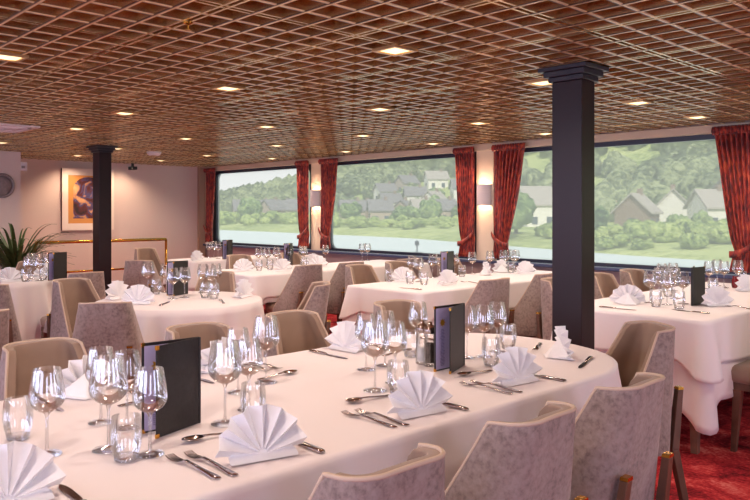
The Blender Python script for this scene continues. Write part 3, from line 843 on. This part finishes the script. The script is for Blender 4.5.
def putp(kind, px, py, ang, label, group=None):
    x, y = at(px, py, TOP); return put(kind, x, y, ang, label, group)

# ---- nearest table: napkins
NAP = [(-1.55, .47, .0, 'big white fan napkin in the lower left corner of the photo'),
 (-1.44, 1.00, -.25, 'white fan napkin at the front centre of the nearest table, beside the two forks'),
 (-1.44, 1.545, -.15, 'white fan napkin in the middle of the near edge, in front of the tumbler cluster'),
 (-1.47, 2.06, -.12, 'white fan napkin turned sideways near the right end of the nearest table'),
 (-1.60, 2.56, .72, 'white napkin seen from the side at the rounded right end of the table'),
 (-2.30, 2.04, -1.5, 'white fan napkin on the far side of the nearest table before the brown chair'),
 (-2.31, .94, PI+.1, 'white napkin behind the left wine glasses on the nearest table'),
 (-2.30, 1.44, PI, 'white napkin behind the middle wine glasses on the nearest table')]
for x, y, a, l in NAP: put('napkin', x, y, a, l)
# ---- nearest table: glasses
G = [('wine', 47, 455, 'stem glass behind the big corner napkin at the far left'),
 ('tumbler', 18, 440, 'water tumbler at the left edge of the nearest table'),
 ('big', 108.5, 450, 'large wine glass in front of the left cluster'),
 ('wine', 127, 428, 'wine glass at the back of the left cluster'),
 ('wine', 101, 423, 'wine glass at the left of the left cluster'),
 ('wine', 150, 455, 'wine glass standing against the large black menu'),
 ('tumbler', 126, 461, 'water tumbler at the front of the left cluster'),
 ('big', 225, 424, 'wine glass left of the middle cluster, behind the front centre napkin'),
 ('wine', 249, 410, 'wine glass in the centre of the middle cluster'),
 ('wine', 238, 393, 'wine glass at the back left of the middle cluster'),
 ('big', 266, 383, 'tall wine glass at the right of the middle cluster'),
 ('tumbler', 253, 421, 'water tumbler in the middle cluster'),
 ('wine', 366, 370, 'wine glass at the back left of the right-hand cluster'),
 ('wine', 385, 366, 'wine glass at the back of the right-hand cluster'),
 ('big', 375, 391, 'large wine glass at the front of the right-hand cluster'),
 ('wine', 395, 383, 'wine glass behind the tumbler of the right-hand cluster'),
 ('tumbler', 398, 394, 'water tumbler at the front right of the right-hand cluster'),
 ('wine', 418, 352, 'wine glass left of the menu with the gold emblem'),
 ('tumbler', 411, 357, 'water tumbler left of the pepper mill'),
 ('wine', 467, 358, 'wine glass just right of the menu with the gold emblem'),
 ('wine', 484, 357, 'middle wine glass of the three right of the emblem menu'),
 ('wine', 497, 352, 'right wine glass of the three right of the emblem menu'),
 ('tumbler', 491, 366, 'front water tumbler right of the emblem menu'),
 ('tumbler', 508, 349, 'back water tumbler right of the emblem menu')]
for k, px, py, l in G: putp(k, px, py, 0, l)
putp('pepper', 430, 366, 0, 'clear pepper mill with dark contents beside the emblem menu')
putp('salt', 422, 364, 0, 'clear salt shaker beside the pepper mill')
def menu_at(sp, free, label):
    s = at(*sp, TOP); f = at(*free, TOP); put('menu', s[0], s[1], math.atan2(f[1]-s[1], f[0]-s[0]), label)
menu_at((198, 423.5), (152, 436), 'large black menu folder with brass corners standing at the left of the nearest table')
menu_at((463, 366), (443, 373), 'black menu folder showing a lavender page with gold emblem')
# ---- nearest table: cutlery
ORD = ['first', 'second', 'third', 'fourth']
for i, yc in enumerate((.46, 1.0, 1.545, 2.07)):
    w = 'by the %s fan napkin from the left on the near edge' % ORD[i]
    put('fork', -1.485, yc-.155, PI+.05, 'outer steel fork '+w)
    put('fork', -1.475, yc-.115, PI+.02, 'inner steel fork '+w)
    put('knife', -1.47, yc+.125, PI-.03, 'steel knife '+w)
    if i: put('spoon', -1.645, yc-.01, -PI/2-.12, 'dessert spoon '+w)
for i, yc in enumerate((.94, 1.44, 2.04)):
    w = 'by the %s napkin from the left, far side, nearest table' % ORD[i]
    put('fork', -2.27, yc+.155, .05, 'outer steel fork '+w)
    put('fork', -2.27, yc+.115, 0, 'inner steel fork '+w)
    put('knife', -2.27, yc-.13, .03, 'steel knife '+w)
    put('spoon', -2.10, yc+.10, PI/2, 'dessert spoon '+w)
put('fork', -1.78, 2.66, -1.1, 'steel fork left of the side-on napkin at the rounded end')
put('knife', -1.47, 2.52, -1.25, 'steel knife right of the side-on napkin at the rounded end')
put('knife', -2.18, 2.47, .1, 'steel knife lying on the far edge left of the side-on napkin')
# ---- the other tables
USED = []
def setting(items, where, area):
    for kind, px, py, a, extra in items:
        nm = dict(wine='stem wine glass', big='large stem wine glass', tumbler='water tumbler', napkin='white folded napkin', menu='black menu folder', fork='steel fork', knife='steel knife', votive='dark red votive candle')[kind]
        lab = '%s %son %s' % (nm, extra+' ' if extra else '', where)
        x, y = at(px, py, TOP); m = .10 if kind == 'napkin' else .05
        if len(area) == 4:
            x = min(max(x, area[0]+m), area[2]-m); y = min(max(y, area[1]+m), area[3]-m)
        else:
            d = math.hypot(x-area[0], y-area[1])
            if d > area[2]-m: x = area[0]+(x-area[0])*(area[2]-m)/d; y = area[1]+(y-area[1])*(area[2]-m)/d
        for _ in range(40):     # keep a hand's breadth between neighbours
            near = [q for q in USED if math.hypot(x-q[0], y-q[1]) < (.078 if kind in ('wine', 'tumbler', 'big', 'votive') and q[2] not in ('napkin',) else (.115 if kind not in ('knife', 'fork') else 0))]
            if not near or kind in ('knife', 'fork', 'napkin'): break
            q = near[0]; dx, dy = x-q[0]+.001, y-q[1]+.0007; L = math.hypot(dx, dy); x += dx/L*.012; y += dy/L*.012
            if len(area) == 4: x = min(max(x, area[0]+m), area[2]-m); y = min(max(y, area[1]+m), area[3]-m)
        if kind not in ('knife', 'fork'): USED.append((x, y, kind))
        put(kind, x, y, a, lab, '%s, %s' % (nm, where) if kind in ('wine', 'tumbler', 'fork', 'knife') else None)
wR = 'the right-hand window table'; wM = 'the middle window table'; wF = 'the far window table'; wO = 'the round table left of centre'; wL = 'the far left round table'; wB = 'the table in the back corner'
cl = 'in the cluster left of the menu'; cr = 'behind and right of the menu'
setting([('napkin', 628, 304, PI-.9, 'just right of the dark column'), ('napkin', 716, 306, -.5, 'right of the menu'), ('napkin', 745, 291, -.3, 'cut by the right edge'),
 ('wine', 650, 303, 0, cl), ('wine', 659, 299, 0, cl), ('wine', 667, 305, 0, cl), ('wine', 675, 299, 0, cl), ('wine', 683, 304, 0, cl), ('wine', 662, 292, 0, cl), ('wine', 673, 291, 0, cl), ('tumbler', 656, 307, 0, cl), ('tumbler', 679, 309, 0, cl), ('tumbler', 668, 297, 0, cl),
 ('wine', 709, 289, 0, cr), ('wine', 717, 286, 0, cr), ('wine', 724, 288, 0, cr), ('wine', 738, 287, 0, cr), ('tumbler', 713, 293, 0, cr), ('tumbler', 745, 284, 0, cr),
 ('votive', 731, 288, 0, 'among the glasses'), ('knife', 618, 309, .1, 'beside the napkin at the column'), ('fork', 738, 308, PI-.3, 'beside the right napkin'), ('knife', 690, 312, PI-.1, 'in front of the menu')], wR, RECT['right'][0][:4])
menu_at((692, 306), (703, 302.5), 'tall dark menu folder standing on the right-hand window table')
setting([('napkin', 387, 280, -.4, 'at its left end'), ('napkin', 447, 285, -.1, 'in front of the menu'), ('napkin', 471, 270, PI, 'on the far side right of the menu'), ('napkin', 525, 274, -.3, 'at its right end by the window'), ('napkin', 486, 275, .9, 'near the window pier'),
 ('wine', 403, 279, 0, cl), ('wine', 411, 276, 0, cl), ('wine', 419, 282, 0, cl), ('wine', 427, 277, 0, cl), ('wine', 432, 274, 0, cl), ('tumbler', 410, 284, 0, cl), ('tumbler', 424, 285, 0, cl), ('tumbler', 397, 281, 0, cl),
 ('wine', 457, 273, 0, cr), ('wine', 463, 270, 0, cr), ('tumbler', 462, 277, 0, cr), ('wine', 478, 268, 0, cr), ('wine', 493, 270, 0, 'at the window pier end'), ('wine', 500, 270, 0, 'at the window pier end'), ('wine', 506, 271, 0, 'at the window pier end'), ('tumbler', 511, 273, 0, 'at the window pier end'),
 ('knife', 410, 289, PI, 'at the near edge'), ('fork', 470, 283, PI, 'at the near edge')], wM, RECT['mid'][0][:4])
menu_at((453, 278), (439, 280), 'dark blue menu folder standing on the middle window table')
setting([('napkin', 243, 271, -.2, 'at its left end'), ('napkin', 258, 260, PI, 'on its far side'), ('napkin', 282, 271, -.1, 'in front of the menu'), ('napkin', 318, 267, -.2, 'right of the menu'),
 ('wine', 254, 267, 0, cl), ('wine', 261, 265, 0, cl), ('wine', 267, 268, 0, cl), ('wine', 272, 264, 0, cl), ('tumbler', 259, 271, 0, cl), ('tumbler', 270, 270, 0, cl), 
 ('wine', 297, 264, 0, cr), ('wine', 303, 265, 0, cr), ('wine', 309, 262, 0, cr), ('tumbler', 304, 268, 0, cr), ('wine', 334, 259, 0, 'at the window end'), ('wine', 340, 259, 0, 'at the window end')], wF, RECT['far'][0][:4])
menu_at((292, 264.5), (281, 266.5), 'black menu folder standing on the far window table')
setting([('napkin', 107, 299, .4, 'at its left edge'), ('napkin', 139, 304, -.9, 'looking pale blue, near edge,'), ('napkin', 243, 297, .5, 'at its right edge'),
 ('big', 145, 293, 0, 'behind the left napkins'), ('wine', 159, 289, 0, 'left of the menu'), ('tumbler', 134, 291, 0, 'behind the pale blue napkin'), ('wine', 173, 299, 0, 'in front of the menu'), ('wine', 183, 298, 0, 'in front of the menu'),
 ('wine', 203, 293, 0, cr), ('wine', 211, 295, 0, cr), ('tumbler', 205, 298, 0, cr), ('tumbler', 214, 299, 0, cr), ('wine', 216, 292, 0, cr), ('knife', 165, 304, 2.4, 'right of the pale blue napkin'), ('fork', 222, 302, 2.7, 'left of the right napkin')], wO, (-4.40, 2.42, .53))
menu_at((187, 294), (167, 296.5), 'black menu folder standing on the round table left of centre')
setting([('napkin', 9, 282, .2, 'at the left edge of the photo'), ('napkin', 67, 278, .1, 'beside the menu'), ('napkin', 94, 274, .6, 'at its right side'),
 ('wine', 28, 281, 0, cl), ('wine', 35, 279, 0, cl), ('wine', 42, 281, 0, cl), ('wine', 31, 276, 0, cl), ('tumbler', 38, 283, 0, cl), ('tumbler', 46, 280, 0, cl), ('wine', 72, 274, 0, cr), ('wine', 79, 273, 0, cr)], wL, (-6.86, 1.98, .53))
menu_at((66, 279.5), (51, 281), 'black menu folder standing on the far left round table')
setting([('napkin', 195, 261, .3, ''), ('wine', 209, 258, 0, 'left of the menu'), ('wine', 214, 257.5, 0, 'left of the menu'), ('wine', 218, 258.5, 0, 'left of the menu')], wB, RECT['back'][0][:4])
menu_at((232, 258.8), (224, 259.6), 'black menu folder standing on the table in the back corner')

# ------------------------------------------------------------------ outside: river, bank, hill, houses, trees
WZ = EYE - 4.0
def shore(X):
    X = max(-700, min(200, X))
    return float(np.interp(X, [-700, -300, -122, -79, -30, 20, 200], [120, 96, 85, 80, 61, 50, 44]))
def hill(X, Y):
    d = Y - shore(X)
    if d < 0: return WZ - .6
    bank = WZ + .05 + min(d, 10)*.11 + max(0, min(d-10, 34))*.012
    A = float(np.interp(X, [-1200, -700, -520, -420, -330, -240, -150, 0, 300], [1, 2, 5, 12, 26, 60, 100, 120, 120]))
    u = max(0, min(1, (d-48)/230)); s = u*u*(3-2*u)*.55 + u*.45
    n = noise.noise(Vector((X*.012, Y*.012, 0)))*5*u
    return bank + A*s + n
bm = bmesh.new()
xs = np.linspace(-1100, 260, 150); ds = list(np.linspace(-3, 50, 20)) + list(np.linspace(58, 420, 40))
grid = [[bm.verts.new((x, shore(x)+d, hill(x, shore(x)+d))) for d in ds] for x in xs]
for a, b in zip(grid, grid[1:]):
    for j in range(len(ds)-1): bm.faces.new((a[j], b[j], b[j+1], a[j+1]))
o = struct('ground', bm, M['grass'], smooth=True)
bm = bmesh.new(); v = [bm.verts.new(p) for p in ((-1100, 8, WZ), (260, 8, WZ), (260, 130, WZ), (-1100, 130, WZ))]; bm.faces.new(v)
tag(obj('river', bm, M['water']), 'calm pale grey river seen through the windows', 'river', kind='stuff')

def icos(sub):
    bm = bmesh.new(); bmesh.ops.create_icosphere(bm, subdivisions=sub, radius=1)
    V = np.array([v.co[:] for v in bm.verts]); F = np.array([[w.index for w in f.verts] for f in bm.faces]); bm.free(); return V, F
ICO = {k: icos(k) for k in (1, 2, 3)}
def blob(sub, seed, amp=.28, fr=2.2):
    V, F = ICO[sub]; rnd = random.Random(seed); o = Vector((rnd.uniform(-50, 50), rnd.uniform(-50, 50), rnd.uniform(-50, 50)))
    k = np.array([1 + amp*noise.noise(Vector(v)*fr+o) + amp*.6*noise.noise(Vector(v)*fr*2.6+o) for v in V])
    return V*k[:, None], F
def mesh_from(name, V, F, mat, smooth=True):
    me = bpy.data.meshes.new(name); me.vertices.add(len(V)); me.vertices.foreach_set('co', V.astype(np.float32).ravel())
    n = len(F); me.loops.add(n*3); me.loops.foreach_set('vertex_index', F.astype(np.int32).ravel())
    me.polygons.add(n); me.polygons.foreach_set('loop_start', np.arange(0, n*3, 3, dtype=np.int32)); 
    me.update(calc_edges=True); me.validate(); me.materials.append(mat)
    if smooth: me.polygons.foreach_set('use_smooth', np.ones(n, dtype=bool))
    return me
def inview(X, Y, lo=-80, hi=830):
    z = -.723*X + .691*Y
    if z < 5: return False
    px = 375 + FPX*(.691*X + .723*Y)/z
    return lo < px < hi
def ray(px, z):
    t = (px-375)/FPX; return z*(.691*t-.723), z*(.723*t+.691)
# houses
HOUSES = []
def house(px, z, w, dp, h, roofh, ang, wall, roof, label, zoff=0):
    X, Y = ray(px, z); HOUSES.append((X, Y, max(w, dp)*.7)); t = thing('house', label, 'house', (X, Y, hill(X, Y)-.5+zoff), ang)
    bm = bmesh.new(); box(bm, -w/2, -dp/2, 0, w/2, dp/2, h)
    v = [bm.verts.new(p) for p in ((-w/2, -dp/2, h), (-w/2, dp/2, h), (-w/2, 0, h+roofh), (w/2, -dp/2, h), (w/2, dp/2, h), (w/2, 0, h+roofh))]
    bm.faces.new((v[0], v[2], v[1])); bm.faces.new((v[3], v[4], v[5]))
    obj('wall', bm, wall, t)
    bm = bmesh.new(); e = .45
    for s in (-1, 1):
        y0, z0 = s*(dp/2+e), h - e*roofh/(dp/2)
        a = [(-w/2-e, y0, z0), (w/2+e, y0, z0), (w/2+e, 0, h+roofh), (-w/2-e, 0, h+roofh)]
        lo = [bm.verts.new(p) for p in a]; hi = [bm.verts.new((p[0], p[1], p[2]+.25)) for p in a]
        for q in ((3,2,1,0),): bm.faces.new([lo[i] for i in q])
        bm.faces.new(hi)
        for i in range(4): bm.faces.new((lo[i], lo[(i+1)%4], hi[(i+1)%4], hi[i]))
    r = obj('roof', bm, roof, t)
    bm = bmesh.new(); box(bm, w*.2, -.35, h+roofh*.6, w*.2+.6, .35, h+roofh+.9); obj('chimney', bm, M['hbrown'], r)
    n = max(2, int(w/2.4)); fl = max(1, int(h/2.6))
    for f in range(fl):
        for i in range(n):
            x = -w/2 + (i+.5)*w/n; zz = .9 + f*2.6
            obj('window', B(x-.5, -dp/2-.06, zz, x+.5, -dp/2+.02, zz+1.3), M['hglass'], t)
    for s in (-1, 1):
        for f in range(fl): obj('window', B(s*w/2-.05, -.55, .9+f*2.6, s*w/2+.05, .55, 2.2+f*2.6), M['hglass'], t)
    return t
A0 = math.atan2(.723, .691)
house(637, 106, 4.4, 5.0, 3.2, 2.4, A0+.9, M['hbrown'], M['roofl'], 'brown house with pale roof, leftmost in the right window')
house(673, 115, 4.8, 5.0, 3.8, 2.6, A0+1.2, M['hwhite'], M['roofl'], 'white gabled house in the middle of the right window')
house(711, 104, 4.4, 4.6, 3.8, 2.2, A0+.2, M['hwhite'], M['roofl'], 'white house with pale roof beside the right curtain')
house(543, 132, 8, 7, 4.5, 3.0, A0+.1, M['hwhite'], M['roofl'], 'pale house seen just left of the near dark column')
house(744, 112, 7, 7, 4.4, 3.0, A0+.4, M['htan'], M['roofd'], 'beige house hidden behind the right curtain')
vil = [(352, 178, 9, .2, 'htan', 'roofd'), (365, 194, 7, 1.0, 'hbrown', 'roofd'), (380, 168, 8, .1, 'htan', 'roofd'), (390, 204, 9, .4, 'hwhite', 'roofd'), (404, 184, 7, 1.2, 'htan', 'roofd'), (415, 206, 9, .1, 'hwhite', 'roofd'), (421, 166, 7, .3, 'hwhite', 'roofl'), (434, 192, 8, .9, 'hwhite', 'roofl'), (445, 174, 7, .2, 'htan', 'roofd'), (462, 200, 9, .1, 'hwhite', 'roofd'), (385, 226, 9, .4, 'hwhite', 'roofd'), (407, 230, 9, .6, 'htan', 'roofd'), (436, 222, 10, .2, 'hwhite', 'roofl')]
for i, (px, z, w, a, wm, rm) in enumerate(vil):
    col = 'white' if wm == 'hwhite' else ('beige' if wm == 'htan' else 'brown')
    house(px, z, w*.62, 5, 3.6, 2.2, A0+a, M[wm], M[rm], '%s village house in the middle window, number %s from the left' % (col, ['one','two','three','four','five','six','seven','eight','nine','ten','eleven, higher up','twelve, higher up','thirteen, higher up'][i]))
for i, (px, z, w, a, wm) in enumerate([(244, 205, 8, .3, 'htan'), (261, 218, 8, .1, 'hwhite'), (272, 204, 7, .8, 'htan'), (282, 228, 9, .2, 'hwhite'), (300, 200, 10, .1, 'htan')]):
    house(px, z, w*.7, 6, 3.8, 2.6, A0+a, M[wm], M['roofd'], '%s house on the far bank in the first window, %s from the left' % ('white' if wm == 'hwhite' else 'beige', ['first', 'second', 'third', 'fourth', 'fifth'][i]))
# trees and bushes on the bank: individuals
def crown_mesh(seed, n, sx, sz, mat):
    r = random.Random(seed); VV = []; FF = []; k = 0
    for i in range(n):
        V, F = blob(2 if i else 3, seed*31+i, .34, 2.6); s = r.uniform(.45, .75) if i else .85
        W = V*s + np.array([r.uniform(-1, 1)*.75, r.uniform(-1, 1)*.75, r.uniform(.2, 1.15) if i else .6])
        W *= np.array([sx, sx, sz]); W[:, 2] = np.maximum(W[:, 2], 0.02)
        VV.append(W); FF.append(F+k); k += len(V)
    return mesh_from('crown', np.concatenate(VV), np.concatenate(FF), mat, False)
BUSH = [crown_mesh(s, 9, 1.0, .8, M['bush_a']) for s in range(4)]
TREE = [crown_mesh(s+20, 12, .9, 1.1, M['bush_b']) for s in range(4)]
bm = bmesh.new(); lathe(bm, [(.14, -.3), (.09, .5), (.05, 1.0)], 8); TR = bpy.data.meshes.new('trunk'); bm.to_mesh(TR); bm.free(); TR.materials.append(M['trunk'])
PL = []
def plant(kind, X, Y, s, label, group):
    r = s*(1.45 if kind == 'bush' else 1.3)
    for _ in range(60):
        bad = [1 for hx, hy, hr in HOUSES if math.hypot(X-hx, Y-hy) < r + hr*1.1] + [1 for qx, qy, qr in PL if math.hypot(X-qx, Y-qy) < (r+qr)*.95]
        if not bad: break
        X += rnd.uniform(-2.2, 2.2); Y = max(Y + rnd.uniform(-2, 2), shore(X)+3.5)
    else: return
    PL.append((X, Y, r))
    t = thing('bush' if kind == 'bush' else 'tree', label, kind, (X, Y, hill(X, Y)-.1), rnd.uniform(0, 6.28), group)
    t.scale = (s, s, s)
    c = bpy.data.objects.new('crown', rnd.choice(BUSH if kind == 'bush' else TREE)); COL.objects.link(c); c.parent = t
    if kind == 'tree': c.location.z = .55
    k = bpy.data.objects.new('trunk', TR); COL.objects.link(k); k.parent = t
rnd = random.Random(23)
for i in range(44):     # band of bushes before the houses, right window
    px = 560 + i*4.6 + rnd.uniform(-3, 3)
    X, Y = ray(px, rnd.uniform(66, 96)); Y = max(Y, shore(X)+4)
    plant('bush', X, Y, rnd.uniform(.8, 1.5), 'rounded green bush on the far riverbank seen through the right window', 'riverbank bushes, right window')
for px, z, s in ((598, 84, 2.6), (608, 88, 3.0), (620, 86, 2.0), (540, 92, 2.6), (528, 96, 2.4), (738, 82, 2.2), (716, 92, 1.3), (652, 96, 1.1), (690, 98, 1.1), (630, 90, 1.5)):
    X, Y = ray(px, z); plant('tree', X, Y, s, 'full green tree on the far bank between the houses, right window', 'riverbank trees, right window')
for i in range(30):     # middle window
    px = 336 + i*4.6 + rnd.uniform(-3, 3)
    X, Y = ray(px, rnd.uniform(125, 160)); Y = max(Y, shore(X)+5)
    plant('bush', X, Y, rnd.uniform(.9, 1.8), 'small green bush on the far riverbank seen through the middle window', 'riverbank bushes, middle window')
for i in range(18):
    px = rnd.uniform(345, 470); X, Y = ray(px, rnd.uniform(150, 200)); plant('tree', X, Y, rnd.uniform(1.3, 2.2), 'green tree standing among the village houses, middle window', 'village trees, middle window')
for i in range(24):     # first window
    px = 226 + i*4 + rnd.uniform(-3, 3)
    X, Y = ray(px, rnd.uniform(165, 210)); Y = max(Y, shore(X)+6)
    plant('bush', X, Y, rnd.uniform(1.2, 2.4), 'green bush on the far riverbank seen through the first window', 'riverbank bushes, first window')
X, Y = ray(292, 178); plant('tree', X, Y, 3.2, 'single dark tall tree on the bank in the first window, beside the houses', None)
for px in (240, 250, 262): X, Y = ray(px, 190); plant('tree', X, Y, 2.6, 'rounded tree on the bank at the left of the first window', 'riverbank trees, first window')
# wooded hillside: uncountable
rnd = random.Random(11); VS = []; FS = []; nv = 0
B2 = [blob(2, s, .30) for s in range(8)]; B1 = [blob(1, s, .25) for s in range(6)]
cnt = 0
for _ in range(60000):
    X = rnd.uniform(-760, 60); d = rnd.uniform(50, 330); Y = shore(X)+d
    if not inview(X, Y): continue
    if any((X-hx)**2+(Y-hy)**2 < (hr+3.5)**2 for hx, hy, hr in HOUSES + PL): continue
    if d < 105 and -260 < X < -75 and rnd.random() < .7: continue
    dist = math.hypot(X, Y)
    if dist > 330 and rnd.random() < .4: continue
    r = rnd.uniform(1.5, 3.3)*(1.0 if dist < 330 else 1.5)
    V, F = rnd.choice(B2 if dist < 330 else B1)
    sc = np.array([r, r, r*rnd.uniform(.85, 1.35)]); a = rnd.uniform(0, 6.28); ca, sa = math.cos(a), math.sin(a)
    W = V*sc; W = np.stack([W[:, 0]*ca-W[:, 1]*sa, W[:, 0]*sa+W[:, 1]*ca, W[:, 2]], 1) + np.array([X, Y, hill(X, Y)+r*.55])
    VS.append(W); FS.append(F+nv); nv += len(V); cnt += 1
    if cnt >= 11000: break
o = bpy.data.objects.new('forest', mesh_from('forest', np.concatenate(VS), np.concatenate(FS), M['wood_a'], False)); COL.objects.link(o)
tag(o, 'dense green woodland covering the hillside across the river', 'forest', kind='stuff')
# roadside barrier before the houses
t = thing('guard_rail', 'long pale roadside barrier below the houses in the right window', 'barrier')
for (pa, pb) in ((640, 668), (668, 696), (696, 726)):
    (xa, ya), (xb, yb) = ray(pa, 99), ray(pb, 99)
    za, zb = hill(xa, ya)+.55, hill(xb, yb)+.55
    bm = bmesh.new(); tube(bm, [(xa, ya, za), (xb, yb, zb)], .16, 6); obj('rail', bm, M['stone'], t)
    bm = bmesh.new(); tube(bm, [(xa, ya, za-.75), (xa, ya, za+.1)], .09, 6); obj('post', bm, M['stone'], t)
# river marker buoy
X, Y = ray(417, 70); t = thing('river_marker', 'small dark marker post standing in the river, middle window', 'buoy', (X, Y, WZ))
bm = bmesh.new(); lathe(bm, [(0, -.3), (.5, -.3), (.5, .15), (0, .2)], 14); obj('float', bm, M['navy'], t)
bm = bmesh.new(); tube(bm, [(0, 0, .1), (0, 0, 1.3)], .06, 8); obj('mast', bm, M['navy'], t)
obj('board', B(-.25, -.03, .8, .25, .03, 1.2), M['navy'], t)

# ------------------------------------------------------------------ light
w = bpy.data.worlds.new('sky'); S.world = w; w.use_nodes = True; nt = w.node_tree; bg = nt.nodes['Background']
tc = N(nt, 'ShaderNodeTexCoord'); n = N(nt, 'ShaderNodeTexNoise'); n.inputs['Scale'].default_value = 3; n.inputs['Detail'].default_value = 5
nt.links.new(tc.outputs['Generated'], n.inputs['Vector'])
nt.links.new(ramp(nt, n.outputs['Fac'], [(.35, (.70, .82, .92, 1)), (.65, (.93, .95, .97, 1))]), bg.inputs['Color']); bg.inputs['Strength'].default_value = .92
sun = bpy.data.objects.new('sun', bpy.data.lights.new('sun', 'SUN')); COL.objects.link(sun); sun.data.energy = 2.3; sun.data.angle = math.radians(6); sun.data.color = (1, .96, .86)
sun.rotation_euler = Vector((-.66, .48, -.58)).to_track_quat('-Z', 'Y').to_euler()
def daylight(cx, cy, wid, direction, e):
    l = bpy.data.lights.new('daylight', 'AREA'); l.shape = 'RECTANGLE'; l.size = wid; l.size_y = 1.1; l.energy = e; l.color = (.66, .70, 1.0)
    o = bpy.data.objects.new('daylight', l); COL.objects.link(o); o.location = (cx, cy, 1.38); o.rotation_euler = Vector(direction).to_track_quat('-Z', 'Z').to_euler()
for a, b in LW: daylight((a+b)/2, Y0-.05, b-a, (0, 1, 0), 50)
for a, b in FW: daylight(X1+.05, (a+b)/2, b-a, (-1, 0, 0), 54)
for a, b in zip(PIERS, PIERS[1:]):
    l = bpy.data.lights.new('window_portal', 'AREA'); l.shape = 'RECTANGLE'; l.size = b-a-.4; l.size_y = HEAD-SILL-.04; l.cycles.is_portal = True
    o = bpy.data.objects.new('window_portal', l); COL.objects.link(o); o.location = ((a+b)/2, WALL+.14, (HEAD+SILL)/2); o.rotation_euler = Vector((0, -1, 0)).to_track_quat('-Z', 'Z').to_euler()
S.view_settings.view_transform = 'Standard'; S.view_settings.look = 'None'; S.view_settings.gamma = 1; S.view_settings.use_curve_mapping = False
S.view_settings.exposure = 0.17
try:
    S.cycles.transparent_max_bounces = 32; S.cycles.max_bounces = 8; S.cycles.diffuse_bounces = 5; S.cycles.glossy_bounces = 4
except Exception: pass
